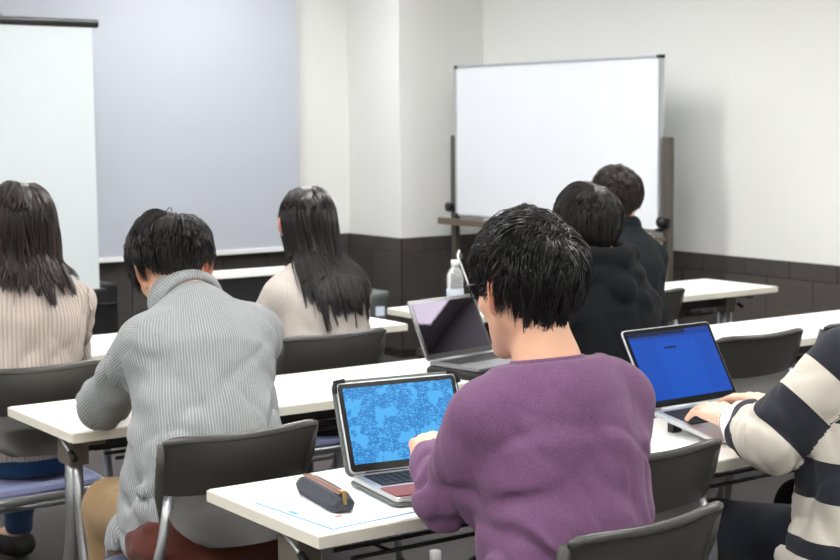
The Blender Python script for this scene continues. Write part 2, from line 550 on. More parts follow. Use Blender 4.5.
tx1, tx2 = 1.434 + 0.9, 3.44 + 0.9
rows = [2.394 + 0.225, 3.56 + 0.225, 4.73 + 0.225]
spots = [(tx1, rows[0], 'long white table in front with the pencil case and two open laptops'),
         (tx1, rows[1], 'long white table the grey cardigan leans on, left one of the middle row'),
         (tx2, rows[1], 'long white table right in the middle row behind the striped sweater'),
         (tx1, rows[2], 'white table in the far row in front of the two long-haired people'),
         (tx2, rows[2], 'white table in the far row near the whiteboard and right wall')]
table0 = make_table()
for i, (x, y, lab) in enumerate(spots):
    o = table0 if i == 0 else copy_tree(table0)
    o.location = (x, y, 0)
    tag(o, lab, 'table', 'white training tables')

# front desk with black panel, equipment case, grey bin
fd = empty('lectern_desk', (3.80, 6.95, 0), 0, 'white-topped desk with a black front panel below the grey screen', 'desk')
MB().box((0, 0, 0.685), (0.62, 0.16, 0.026), 0.003).build('desk_top', M['tabletop'], fd)
MB().box((0, -0.05, 0.40), (0.58, 0.018, 0.54), 0.003).build('front_panel', M['black'], fd)
for sx in (-1, 1):
    MB().box((sx * 0.275, 0.01, 0.336), (0.03, 0.12, 0.672), 0.004).build('side_panel', M['black'], fd)
ec = empty('equipment_case', (3.18, 7.86, 0), 0, 'black equipment case with a handle beside the portable screen', 'case')
MB().box((0, 0, 0.31), (0.36, 0.42, 0.58), 0.012).build('body', M['black'], ec)
MB().tube(bend([(0.06, -0.21, 0.5), (0.06, -0.25, 0.5), (0.15, -0.25, 0.5), (0.15, -0.21, 0.5)], 0.012), 0.008, 8).build('handle', M['rubber'], ec)
bn = empty('waste_bin', (4.44, 6.95, 0), 0, 'grey bin with a pale label standing before the dark pillar tiles', 'bin')
MB().lathe([(0.10, 0.0), (0.115, 0.01), (0.155, 0.5), (0.16, 0.51), (0.16, 0.54), (0.148, 0.545), (0.135, 0.50)], 4).build('body', M['bin'], bn, rot=(0, 0, R(45)))
MB().box((0.06, -0.108, 0.44), (0.055, 0.004, 0.05), rot=None).build('sticker', M['label'], bn)

# ------------------------------------------------------------------ chairs
def make_chair():
    e = empty('stacking_chair', (0, 0, 0))
    # back shell: dark upper band, a crease, and a flared lower lip
    nu, nv = 18, 16
    def pt(u, v):
        # u -1..1 across, v 0 top..1 bottom
        z = 0.785 - 0.235 * v
        if v < 0.58:
            hw = 0.190 - 0.014 * (v / 0.58)
        else:
            q = (v - 0.58) / 0.42
            hw = 0.176 * math.sqrt(max(0.0, 1 - (q * 0.86) ** 2.6)) + 0.004
        y = -0.215 + 0.045 * min(v, 0.58) / 0.58
        if v > 0.58:
            y -= 0.075 * (v - 0.58) / 0.42
        y += 0.030 * (abs(u) ** 2.2)                      # ends wrap forward
        if v > 0.58:
            z += 0.0
        z += -0.012 * abs(u) ** 6 * (1 if v < 0.1 else 0)
        z += 0.010 * u * u * (1 - v)                      # gentle dip along the top
        return Vector((u * hw, y, z))
    vs, fs = [], []
    th = 0.012
    for side in (0, 1):
        for j in range(nv + 1):
            for i in range(nu + 1):
                u, v = -1 + 2 * i / nu, j / nv
                p = pt(u, v)
                if side:
                    p = p + Vector((0, th, 0)) + Vector((-0.004 * u, 0, -0.004 if j == 0 else 0))
                vs.append(p)
    N = (nu + 1) * (nv + 1)
    idx = lambda s, i, j: s * N + j * (nu + 1) + i
    for j in range(nv):
        for i in range(nu):
            fs.append((idx(0, i, j), idx(0, i + 1, j), idx(0, i + 1, j + 1), idx(0, i, j + 1))[::-1])
            fs.append((idx(1, i, j), idx(1, i + 1, j), idx(1, i + 1, j + 1), idx(1, i, j + 1)))
    for i in range(nu):
        fs.append((idx(0, i, 0), idx(0, i + 1, 0), idx(1, i + 1, 0), idx(1, i, 0)))
        fs.append((idx(0, i, nv), idx(0, i + 1, nv), idx(1, i + 1, nv), idx(1, i, nv))[::-1])
    for j in range(nv):
        fs.append((idx(0, 0, j), idx(0, 0, j + 1), idx(1, 0, j + 1), idx(1, 0, j))[::-1])
        fs.append((idx(0, nu, j), idx(0, nu, j + 1), idx(1, nu, j + 1), idx(1, nu, j)))
    me = mesh('backrest', vs, fs, True)
    me.set_sharp_from_angle(angle=R(38))
    bk = obj('backrest', me, M['chair_back'], e)
    MB().tube([tuple(pt(-1 + 2 * i / 24, 0) + Vector((0, th / 2, -0.003))) for i in range(25)], [0.006] + [0.0095] * 23 + [0.006], 10).build('top_rim', M['chair_rim'], bk)
    # thicker side wings of the shell
    for s in (-1, 1):
        MB().tube([(s * 0.189, -0.17, 0.775), (s * 0.185, -0.155, 0.72), (s * 0.177, -0.128, 0.655), (s * 0.176, -0.142, 0.60)], [0.012, 0.016, 0.016, 0.011], 10, flat=((1, 0, 0), 0.6)).build('side_wing', M['chair_back'], bk)
    # seat: silver ring with a blue cushion
    ring = []
    for k in range(41):
        a = 2 * PI * k / 40
        ca, sa = math.cos(a), math.sin(a)
        ring.append((0.215 * math.copysign(abs(ca) ** 0.5, ca), 0.03 + 0.20 * math.copysign(abs(sa) ** 0.5, sa), 0.415))
    MB().tube(ring, 0.0125, 10, caps=False).build('seat_frame', M['silver'], e)
    MB().slab(0.40, 0.385, 0.03, 0.08, (0, 0.03, 0.412), 0.010).build('seat', M['seat_blue'], e)
    MB().slab(0.39, 0.375, 0.012, 0.08, (0, 0.03, 0.400), 0.003).build('seat_pan', M['chair_back'], e)
    for s in (-1, 1):
        # rear leg runs up to hold the back, front leg drops from the seat ring
        MB().tube(bend([(s * 0.165, -0.150, 0.66), (s * 0.19, -0.165, 0.56), (s * 0.215, -0.13, 0.42), (s * 0.222, -0.205, 0.012)], 0.07, 6), 0.0115, 10).build('leg', M['silver'], e)
        MB().tube(bend([(s * 0.215, -0.02, 0.41), (s * 0.222, 0.17, 0.38), (s * 0.225, 0.225, 0.012)], 0.06, 6), 0.0115, 10).build('leg', M['silver'], e)
        MB().tube([(s * 0.222, -0.205, 0.0), (s * 0.222, -0.205, 0.03)], 0.015, 10).build('foot_cap', M['rubber'], e)
        MB().tube([(s * 0.225, 0.225, 0.0), (s * 0.225, 0.225, 0.03)], 0.015, 10).build('foot_cap', M['rubber'], e)
    MB().tube([(-0.22, 0.185, 0.30), (0.22, 0.185, 0.30)], 0.008, 8).build('stretcher', M['silver'], e)
    return e

chair_spots = [
    (1.75, 2.05, 5, 'charcoal chair whose curved back stands behind the purple sweater'),
    (2.15, 2.445, 0, 'empty charcoal chair between the purple sweater and the striped sweater'),
    (1.58, 3.135, 0, 'charcoal chair the person in the grey cardigan sits on'),
    (1.56, 4.265, 0, 'charcoal chair with blue seat under the person in jeans at the left edge'),
    (2.545, 4.31, 0, 'charcoal chair behind the beige plain sweater with long straight hair'),
    (3.58, 3.48, 0, 'empty charcoal chair at the middle row behind the right laptop'),
    (4.06, 3.475, 0, 'empty charcoal chair at the right edge half hidden by the striped shoulder'),
    (4.11, 4.545, 0, 'charcoal chair at the far table below the dark jacket'),
    (2.90, 3.30, 0, 'charcoal chair hidden behind the black hoodie'),
    (2.83, 2.06, -4, 'charcoal chair at the lower right corner under the striped sweater'),
]
chair0 = make_chair()
for i, (x, y, a, lab) in enumerate(chair_spots):
    o = chair0 if i == 0 else copy_tree(chair0)
    o.location = (x, y, 0)
    o.rotation_euler = (0, 0, R(a))
    tag(o, lab, 'chair', 'charcoal stacking chairs')
# ------------------------------------------------------------------ implicit surfaces (bodies, clothes)
V = lambda *a: np.array(a, dtype=np.float32)

def smin(a, b, k):
    h = np.clip(0.5 + 0.5 * (b - a) / k, 0, 1)
    return b + (a - b) * h - k * h * (1 - h)

def smax(a, b, k):
    return -smin(-a, -b, k)

def cap(P, a, b, ra, rb, ax=None, k=1.0):
    a = np.asarray(a, np.float32); b = np.asarray(b, np.float32)
    ab = b - a
    v = P - a
    t_ = np.clip((v @ ab) / max(1e-9, float(ab @ ab)), 0, 1)
    d = v - t_[:, None] * ab
    if ax is not None:
        ax = np.asarray(ax, np.float32)
        d = d + np.outer(d @ ax, ax) * (k - 1)
    return np.sqrt((d * d).sum(1)) - (ra + (rb - ra) * t_)

def ell(P, c, r):
    r = np.asarray(r, np.float32)
    q = (P - np.asarray(c, np.float32)) / r
    n = np.sqrt((q * q).sum(1))
    g = np.sqrt(((q / r) ** 2).sum(1)) + 1e-9
    return n * (n - 1) / g

def vnoise(P, scale, seed=0, stretch=(1, 1, 1)):
    q = P * (np.asarray(stretch, np.float32) * scale)
    i = np.floor(q).astype(np.int64)
    f = (q - i).astype(np.float32)
    f = f * f * (3 - 2 * f)
    def hsh(ix, iy, iz):
        h = (ix * 73856093) ^ (iy * 19349663) ^ (iz * 83492791) ^ (seed * 2654435)
        h = (h ^ (h >> 13)) * 1274126177
        return ((h & 0xFFFF) / 65535.0).astype(np.float32)
    out = 0
    for dx in (0, 1):
        for dy in (0, 1):
            for dz in (0, 1):
                wgt = (f[:, 0] if dx else 1 - f[:, 0]) * (f[:, 1] if dy else 1 - f[:, 1]) * (f[:, 2] if dz else 1 - f[:, 2])
                out = out + wgt * hsh(i[:, 0] + dx, i[:, 1] + dy, i[:, 2] + dz)
    return out - 0.5

EDGES = [(0, 1), (2, 3), (4, 5), (6, 7), (0, 2), (1, 3), (4, 6), (5, 7), (0, 4), (1, 5), (2, 6), (3, 7)]
def nets(f, lo, hi, h):
    """naive surface nets of the field f inside the box, sampled only near the surface"""
    B = 5
    lo = np.asarray(lo, np.float32)
    nb = np.ceil((np.asarray(hi) - lo) / (h * B)).astype(int) + 1
    c = np.stack(np.meshgrid(*[np.arange(k) for k in nb], indexing='ij'), -1).reshape(-1, 3)
    cd = f((lo + (c + 0.5) * (B * h)).astype(np.float32))
    act = (np.abs(cd) < B * h * 2.0 + 0.012).reshape(nb)
    sgn = np.where(cd < 0, -1.0, 1.0).astype(np.float32).reshape(nb)
    rep = lambda a: a.repeat(B, 0).repeat(B, 1).repeat(B, 2)
    val = rep(sgn)
    mask = rep(act)
    idx = np.argwhere(mask)
    val[mask] = f((lo + idx * h).astype(np.float32))
    ins = val < 0
    n = np.array(val.shape) - 1
    cnt = np.zeros(n, np.int8)
    for dx in (0, 1):
        for dy in (0, 1):
            for dz in (0, 1):
                cnt += ins[dx:n[0] + dx, dy:n[1] + dy, dz:n[2] + dz]
    cells = np.argwhere((cnt > 0) & (cnt < 8))
    off = np.array([(i & 1, (i >> 1) & 1, (i >> 2) & 1) for i in range(8)])
    cv = np.stack([val[tuple((cells + o).T)] for o in off], 1)
    acc = np.zeros((len(cells), 3), np.float32)
    num = np.zeros(len(cells), np.float32)
    for (a, b) in EDGES:
        va, vb = cv[:, a], cv[:, b]
        cr = (va < 0) != (vb < 0)
        tt = np.where(cr, va / np.where(cr, va - vb, 1), 0)[:, None]
        acc += np.where(cr[:, None], off[a] + (off[b] - off[a]) * tt, 0)
        num += cr
    verts = lo + (cells + acc / num[:, None]) * h
    vid = np.full(n, -1, np.int64)
    vid[tuple(cells.T)] = np.arange(len(cells))
    quads = []
    for ax in range(3):
        o1, o2 = [(1, 2), (2, 0), (0, 1)][ax]
        s0 = [slice(None)] * 3; s1 = [slice(None)] * 3
        s0[ax] = slice(0, -1); s1[ax] = slice(1, None)
        A, Bn = ins[tuple(s0)], ins[tuple(s1)]
        for flip, msk in ((False, A & ~Bn), (True, ~A & Bn)):
            e = np.argwhere(msk)
            e = e[(e[:, o1] > 0) & (e[:, o2] > 0) & (e[:, o1] < n[o1]) & (e[:, o2] < n[o2])]
            d1 = np.zeros(3, int); d1[o1] = 1
            d2 = np.zeros(3, int); d2[o2] = 1
            q = np.stack([vid[tuple((e - d1 - d2).T)], vid[tuple((e - d2).T)], vid[tuple(e.T)], vid[tuple((e - d1).T)]], 1)
            quads.append(q[:, ::-1] if flip else q)
    q = np.concatenate(quads)
    q = q[(q >= 0).all(1)]
    return verts.astype(np.float32), q

def relax(v, q, it=1, lam=0.5):
    """a little Laplacian smoothing"""
    for _ in range(it):
        acc = np.zeros_like(v); num = np.zeros(len(v), np.float32)
        for a in range(4):
            for b in ((a + 1) % 4, (a + 3) % 4):
                np.add.at(acc, q[:, a], v[q[:, b]])
                np.add.at(num, q[:, a], 1)
        v = v + lam * (acc / np.maximum(num, 1)[:, None] - v)
    return v

def np_mesh(name, v, q, attrs=None):
    me = bpy.data.meshes.new(name)
    k = q.shape[1]
    me.vertices.add(len(v)); me.vertices.foreach_set('co', np.ascontiguousarray(v, np.float32).ravel())
    me.loops.add(q.size); me.loops.foreach_set('vertex_index', q.astype(np.int32).ravel())
    me.polygons.add(len(q))
    me.polygons.foreach_set('loop_start', np.arange(0, q.size, k, dtype=np.int32))
    me.polygons.foreach_set('use_smooth', np.ones(len(q), bool))
    me.update(calc_edges=True)
    for nm, arr in (attrs or {}).items():
        at = me.attributes.new(nm, 'FLOAT', 'POINT')
        at.data.foreach_set('value', np.ascontiguousarray(arr, np.float32))
    return me

def rotm(yaw=0, pitch=0, roll=0):
    """head frame: columns right, forward, up; yaw ccw seen from above, pitch>0 looks down, roll>0 tips to the right"""
    m_ = Matrix.Rotation(R(yaw), 3, 'Z') @ Matrix.Rotation(R(-pitch), 3, 'X') @ Matrix.Rotation(R(roll), 3, 'Y')
    return np.array(m_, dtype=np.float32)

# ------------------------------------------------------------------ people
def skeleton(x, y, yaw=0, chest=0.07, neck=0.10, head=0.15, side=0.0, sw=0.185, zc=0.90, zn=1.035, zh=1.175, zp=0.545, hip=0.085):
    """sitting skeleton; offsets of chest, neck and head in front of the pelvis"""
    a = R(yaw)
    f_ = V(-math.sin(a), math.cos(a), 0); r_ = V(math.cos(a), math.sin(a), 0); u_ = V(0, 0, 1)
    o = V(x, y, 0)
    L = lambda sx, fy, uz: o + r_ * sx + f_ * fy + u_ * uz
    J = dict(f=f_, r=r_, o=o, L=L, sw=sw)
    J['pel'] = L(0, 0, zp)
    J['waist'] = L(side * 0.3, chest * 0.35, (zp * 0.55 + zc * 0.45))
    J['chest'] = L(side * 0.8, chest, zc)
    J['neck'] = L(side, neck, zn)
    J['head'] = L(side, head, zh)
    for s, n in ((-1, 'L'), (1, 'R')):
        J['S' + n] = L(side + s * sw, chest + 0.012, zn - 0.095)
        J['E' + n] = L(side + s * (sw + 0.055), chest + 0.15, zn - 0.30)
        J['W' + n] = L(side + s * 0.12, chest + 0.36, 0.745)
        J['H' + n] = L(s * hip, 0.02, zp - 0.01)
        J['K' + n] = L(s * (hip + 0.045), 0.42, zp - 0.03)
        J['A' + n] = L(s * (hip + 0.03), 0.40, 0.10)
        J['T' + n] = L(s * (hip + 0.05), 0.58, 0.035)
    return J

def hand_prims(wrist, fdir, normal, side, curl=0.6, spread=0.12, thumb=0.5, size=1.0):
    """capsules of a hand: wrist point, direction of the fingers, normal on the back of the hand, side -1 left / +1 right"""
    fd = fdir / np.linalg.norm(fdir)
    nm = normal - fd * float(normal @ fd); nm = nm / np.linalg.norm(nm)
    lat = np.cross(fd, nm) * side                       # towards the little finger for side=+1 (right hand, palm down)
    palm, fing = [], []
    base = wrist
    xs = (-0.030, -0.010, 0.010, 0.028)
    kl = (0.086, 0.090, 0.085, 0.076)
    fl = ((0.042, 0.026, 0.020), (0.046, 0.030, 0.021), (0.042, 0.028, 0.020), (0.034, 0.021, 0.018))
    rr = (0.0088, 0.0090, 0.0085, 0.0076)
    for i in range(4):
        k0 = base + fd * 0.012 + lat * xs[i] * 0.62
        k1 = base + fd * kl[i] + lat * xs[i] + nm * (0.003 if i in (1, 2) else 0.0)
        palm.append((k0, k1, 0.0155, 0.0115))
        p = k1
        ang = -0.05
        for s_ in range(3):
            ang += curl * (0.55, 0.75, 0.5)[s_]
            d = fd * math.cos(ang) - nm * math.sin(ang) + lat * (xs[i] / 0.03) * spread * (1 - 0.3 * s_)
            d = d / np.linalg.norm(d)
            q = p + d * fl[i][s_]
            fing.append((p, q, rr[i] * (1 - 0.07 * s_), rr[i] * (0.93 - 0.08 * s_)))
            p = q
    t0 = base + fd * 0.024 - lat * 0.020 - nm * 0.006
    t1 = t0 + fd * 0.034 - lat * (0.012 + 0.016 * thumb) - nm * 0.012
    t2 = t1 + fd * 0.033 - lat * 0.008 * thumb - nm * 0.008
    t3 = t2 + fd * 0.024 + lat * 0.004 - nm * 0.006
    palm.append((t0, t1, 0.016, 0.0125))
    fing += [(t1, t2, 0.0118, 0.0102), (t2, t3, 0.0100, 0.0086)]
    sc = lambda L_: [(wrist + (a - wrist) * size, wrist + (b - wrist) * size, ra * size, rb * size) for (a, b, ra, rb) in L_]
    return sc(palm), sc(fing)

def head_field(P, c, Mh):
    q = (P - c) @ Mh
    ax = np.abs(q[:, 0])
    qs = np.stack([ax, q[:, 1], q[:, 2]], 1)
    d = ell(q, (0, -0.008, 0.030), (0.075, 0.095, 0.094))
    d = smin(d, ell(q, (0, 0.026, -0.035), (0.060, 0.064, 0.078)), 0.03)
    d = smin(d, cap(qs, (0.052, -0.006, -0.045), (0.012, 0.068, -0.098), 0.020, 0.020), 0.025)
    d = smin(d, ell(q, (0, 0.076, -0.098), (0.022, 0.020, 0.016)), 0.02)
    d = smin(d, cap(qs, (0.045, 0.060, -0.018), (0.050, 0.045, -0.020), 0.020, 0.020), 0.02)
    d = smin(d, cap(q, (0, 0.089, 0.020), (0, 0.110, -0.026), 0.007, 0.012), 0.014)
    d = smin(d, ell(qs, (0.012, 0.098, -0.030), (0.009, 0.010, 0.008)), 0.008)
    d = smin(d, cap(qs, (0.008, 0.087, 0.034), (0.048, 0.074, 0.034), 0.009, 0.008), 0.014)
    d = -smin(-d, ell(qs, (0.032, 0.099, 0.012), (0.017, 0.016, 0.012)), 0.012)
    d = smin(d, cap(qs, (0.0, 0.092, -0.058), (0.019, 0.086, -0.059), 0.0065, 0.004), 0.006)
    d = smin(d, cap(qs, (0.0, 0.090, -0.067), (0.016, 0.085, -0.066), 0.0065, 0.004), 0.006)
    # ears
    e = (qs - V(0.084, -0.010, -0.006))
    e2 = np.stack([e[:, 0] * 0.83 + e[:, 1] * 0.56, -e[:, 0] * 0.56 + e[:, 1] * 0.83, e[:, 2]], 1)
    ear = ell(e2, (0.002, 0, 0.006), (0.0080, 0.0205, 0.030))
    ear = smin(ear, ell(e2, (-0.001, 0.006, -0.024), (0.006, 0.010, 0.012)), 0.008)
    ear = -smin(-ear, ell(e2, (0.009, 0.003, 0.004), (0.007, 0.010, 0.016)), 0.005)
    d = smin(d, ear, 0.007)
    return d, q

def body_mesh(J, Mh, c0, neck_r=0.056, pale=False):
    c = J['head']
    root = c0
    parts_v, parts_q, A = [], [], {'lips': [], 'brow': [], 'flush': []}
    nb = J['neck'] - V(0, 0, 0.07)
    def fh(P):
        d, q = head_field(P, c, Mh)
        skull = c + Mh @ V(0, -0.020, -0.045)
        d = smin(d, cap(P, skull, J['neck'], neck_r, neck_r * 1.04), 0.022)
        d = smin(d, cap(P, J['neck'], nb, neck_r * 1.04, 0.075), 0.03)
        return d
    lo = np.minimum(c - 0.15, nb - 0.09); hi = np.maximum(c + 0.15, nb + 0.09)
    v, q = nets(fh, lo, hi, 0.0042)
    v = relax(v, q, 1, 0.4)
    l = (v - c) @ Mh
    lip = np.clip(1 - np.sqrt((l[:, 0] / 0.024) ** 2 + ((l[:, 2] + 0.0625) / 0.0095) ** 2), 0, 1) * (l[:, 1] > 0.075)
    brow = np.clip(2.2 - 2.2 * np.sqrt(((np.abs(l[:, 0]) - 0.032) / 0.020) ** 2 + ((l[:, 2] - 0.036) / 0.005) ** 2), 0, 1) * (l[:, 1] > 0.05)
    flush = np.clip((np.abs(l[:, 0]) - 0.078) / 0.010, 0, 1) * (np.abs(l[:, 1]) < 0.05) * (l[:, 2] < 0.05) * (l[:, 2] > -0.06)
    parts_v.append(v); parts_q.append(q)
    A['lips'].append(np.clip(lip * 2.5, 0, 1)); A['brow'].append(brow); A['flush'].append(flush)
    n = len(v)
    # arms and hands
    for s, nme in ((-1, 'L'), (1, 'R')):
        W, E_ = J['W' + nme], J['E' + nme]
        hd = J.get('hd' + nme)
        fd = hd[0] if hd else (W - E_) * V(1, 1, 0) + V(0, 0, 0.0001)
        nm = hd[1] if hd else V(0, 0, 1)
        kw = hd[2] if hd else {}
        palm, fing = hand_prims(W, np.asarray(fd, np.float32), np.asarray(nm, np.float32), s, **kw)
        def fa(P):
            d = cap(P, E_ + (W - E_) * 0.3, W, 0.036, 0.025)
            pd = None
            for (a, b, ra, rb) in palm:
                x = cap(P, a, b, ra, rb)
                pd = x if pd is None else smin(pd, x, 0.012)
            d = smin(d, pd, 0.02)
            fdist = None
            for (a, b, ra, rb) in fing:
                x = cap(P, a, b, ra, rb)
                fdist = x if fdist is None else np.minimum(fdist, x)
            return smin(d, fdist, 0.006)
        pts = np.array([p for pr in palm + fing for p in pr[:2]] + [W, E_ + (W - E_) * 0.3])
        v, q = nets(fa, pts.min(0) - 0.045, pts.max(0) + 0.045, 0.0027 if hd and hd[2].get('_fine', True) else 0.0036)
        v = relax(v, q, 1, 0.3)
        kn = np.zeros(len(v), np.float32)
        for (a, b, ra, rb) in fing:
            kn = np.maximum(kn, 0.35 * np.exp(-(((v - a) ** 2).sum(1)) / 0.010 ** 2) + 0.30 * np.exp(-(((v - b) ** 2).sum(1)) / 0.011 ** 2))
        parts_v.append(v); parts_q.append(q + n); n += len(v)
        A['lips'].append(np.zeros(len(v))); A['brow'].append(np.zeros(len(v))); A['flush'].append(kn)
    # trunk and limbs under the clothes
    def fb(P):
        d = cap(P, J['pel'], J['chest'], 0.10, 0.115, J['f'], 1.3)
        d = smin(d, cap(P, J['SL'], J['SR'], 0.035, 0.035), 0.04)
        d = smin(d, cap(P, J['chest'], J['neck'] - V(0, 0, 0.03), 0.08, 0.05), 0.04)
        for k in 'LR':
            d = smin(d, cap(P, J['S' + k], J['E' + k], 0.036, 0.032), 0.03)
            d = smin(d, cap(P, J['E' + k], J['W' + k], 0.032, 0.022), 0.015)
            d = smin(d, cap(P, J['H' + k], J['K' + k], 0.06, 0.045), 0.04)
            d = smin(d, cap(P, J['K' + k], J['A' + k], 0.042, 0.034), 0.015)
            d = smin(d, cap(P, J['A' + k] - V(0, 0, 0.02), J['T' + k] + V(0, 0, 0.003), 0.032, 0.020), 0.02)
        return d
    pts = np.array([J[k] for k in ('pel', 'chest', 'neck', 'SL', 'SR', 'EL', 'ER', 'WL', 'WR', 'KL', 'KR', 'AL', 'AR', 'TL', 'TR', 'HL', 'HR')])
    v, q = nets(fb, pts.min(0) - 0.16, pts.max(0) + 0.16, 0.014)
    parts_v.append(v); parts_q.append(q + n)
    for k in A:
        A[k].append(np.zeros(len(v)))
    v = np.concatenate(parts_v) - root
    return np_mesh('body', v, np.concatenate(parts_q), {k: np.concatenate(a) for k, a in A.items()})

def top_field(J, p):
    """sweater: p has sizes, folds, cut heights"""
    f_, r_ = J['f'], J['r']
    kf = p.get('kf', 1.38)
    wp, ww, wc = p.get('wp', 0.175), p.get('ww', 0.160), p.get('wc', 0.172)
    arm = p.get('arm', (0.066, 0.056, 0.040))
    sh = p.get('sh', 0.062)
    folds = p.get('folds', [])
    na = p.get('noise', 0.010)
    seed = p.get('seed', 1)
    nk = J['neck']
    def torso(P):
        d = cap(P, J['pel'] - V(0, 0, 0.02), J['waist'], wp, ww, f_, kf)
        d = smin(d, cap(P, J['waist'], J['chest'], ww, wc, f_, kf), 0.05)
        d = smin(d, cap(P, J['chest'], J['chest'] * 0.35 + nk * 0.65 - V(0, 0, 0.03), wc * 0.98, 0.115, f_, kf * 1.02), 0.06)
        d = smin(d, cap(P, J['SL'] + r_ * 0.02, J['SR'] - r_ * 0.02, sh, sh), 0.045)
        for s in 'LR':
            d = smin(d, cap(P, nk - V(0, 0, p.get('trap', 0.022)), J['S' + s] * 0.7 + nk * 0.3 - V(0, 0, 0.004), 0.060, 0.052), 0.04)
        na_ = J['head'] + V(0, 0, -0.05) - nk; na_ = na_ / np.linalg.norm(na_)
        d = smin(d, cap(P, nk - na_ * 0.06, nk + na_ * 0.015, p.get('nr', 0.056) + 0.022, p.get('nr', 0.056) + 0.008), 0.03)
        if p.get('drape'):                              # loose cardigan sides
            for (a, b, ra, rb) in p['drape']:
                d = smin(d, cap(P, a, b, ra, rb), 0.03)
        return d
    def arm_f(P, s):
        S_, E_, W_ = J['S' + s], J['E' + s], J['W' + s]
        d = cap(P, S_, E_, arm[0], arm[1])
        return smin(d, cap(P, E_, W_, arm[1], arm[2]), 0.02)
    def field(P):
        d = torso(P)
        for s in 'LR':
            d = smin(d, arm_f(P, s), p.get('karm', 0.028))
        g = vnoise(P, 9, seed, p.get('stretch', (1.0, 1.0, 0.55))) * na
        wt = np.clip((nk[2] - P[:, 2]) / 0.20, 0.15, 1)
        for (axw, sc, amp, sd) in p.get('creases', [((0.55, 0.2, 0.8), 13, 0.009, 1), ((-0.6, 0.2, 0.75), 14, 0.008, 2), ((0.1, 0.3, 0.95), 18, 0.005, 3)]):
            axw = np.asarray(axw, np.float32); axw = axw / np.linalg.norm(axw)
            Q = P - np.outer(P @ axw, axw) * 0.68
            Q = Q + vnoise(P, 6, seed + sd)[:, None] * 0.05
            n_ = vnoise(Q, sc, seed + 9 + sd)
            g = g - amp * p.get('crease', 1.0) * wt * np.exp(-(n_ / 0.085) ** 2)
        for (a, b, wdt, amp) in folds:
            a = np.asarray(a, np.float32); b = np.asarray(b, np.float32)
            ab = b - a
            v = P - a
            t_ = np.clip((v @ ab) / float(ab @ ab), 0, 1)
            dd = ((v - t_[:, None] * ab) ** 2).sum(1)
            g = g + amp * np.exp(-dd / wdt ** 2) * (1 - 0.5 * np.abs(2 * t_ - 1))
        d = d - g
        hem = p.get('hem', 0.50)
        d = smax(d, hem + p.get('hem_slope', 0.0) * ((P - J['o']) @ f_) - P[:, 2], 0.012)
        # neck opening
        ax = p.get('neck_ax')
        if ax is None:
            ax = J['head'] + V(0, 0, -0.05) - nk
        ax = ax / np.linalg.norm(ax)
        cut = (P - (nk + ax * p.get('neck_up', 0.012))) @ ax
        near = np.sqrt((((P - nk) - np.outer((P - nk) @ ax, ax)) ** 2).sum(1)) - 0.11
        d = np.where(near < 0, smax(d, cut, 0.008), d)
        if 'extra' in p:
            d = p['extra'](P, d)
        # cuffs
        for s in 'LR':
            W_, E_ = J['W' + s], J['E' + s]
            wd = (W_ - E_) / np.linalg.norm(W_ - E_)
            c_ = (P - (W_ - wd * p.get('cuff', 0.012))) @ wd
            nr = np.sqrt(((P - W_) ** 2).sum(1)) < 0.10
            d = np.where(nr, smax(d, c_, 0.006), d)
        return d
    def attrs(P):
        dt = torso(P)
        da = [arm_f(P, s) for s in 'LR']
        tz = np.clip((P[:, 2] - J['pel'][2]) / (J['chest'][2] - J['pel'][2]), 0, 1.6)[:, None]
        cen = J['pel'] + (J['chest'] - J['pel']) * tz + f_ * 0.06
        rib = np.arctan2((P - cen) @ r_, -((P - cen) @ f_)) * 0.185
        ln = P[:, 2] - J['pel'][2]
        isarm = np.zeros(len(P), np.float32)
        for s, d in zip('LR', da):
            S_, E_, W_ = J['S' + s], J['E' + s], J['W' + s]
            m_ = d < dt - 0.006
            mid = (P - E_) @ ((W_ - E_) / np.linalg.norm(W_ - E_) - (S_ - E_) / np.linalg.norm(S_ - E_))
            wgt = np.clip(0.5 + mid / 0.16, 0, 1); wgt = wgt * wgt * (3 - 2 * wgt)
            vals = []
            for (a, b, base) in ((S_, E_, 0.0), (E_, W_, float(np.linalg.norm(E_ - S_)))):
                ab = b - a; Ls = np.linalg.norm(ab); ad = ab / Ls
                v = P - a
                out = J['r'] * (-1 if s == 'L' else 1) - J['f'] * 0.5
                bi = out - ad * float(out @ ad); bi = bi / np.linalg.norm(bi)
                ref = np.cross(ad, bi)
                vals.append((np.arctan2(v @ ref, v @ bi) * 0.055, base + v @ ad))
            rib = np.where(m_, np.where(mid < 0, vals[0][0], vals[1][0]), rib)
            ln = np.where(m_, vals[0][1] * (1 - wgt) + vals[1][1] * wgt, ln)
            isarm = np.where(m_, 1.0, isarm)
        return {'rib': rib, 'len': ln, 'isarm': isarm}
    return field, attrs

def build_field(name, f, lo, hi, h, mat, parent, root, attrs=None, it=1, lam=0.5):
    v, q = nets(f, lo, hi, h)
    v = relax(v, q, it, lam)
    me = np_mesh(name, v - root, q, attrs(v) if attrs else None)
    return obj(name, me, mat, parent)

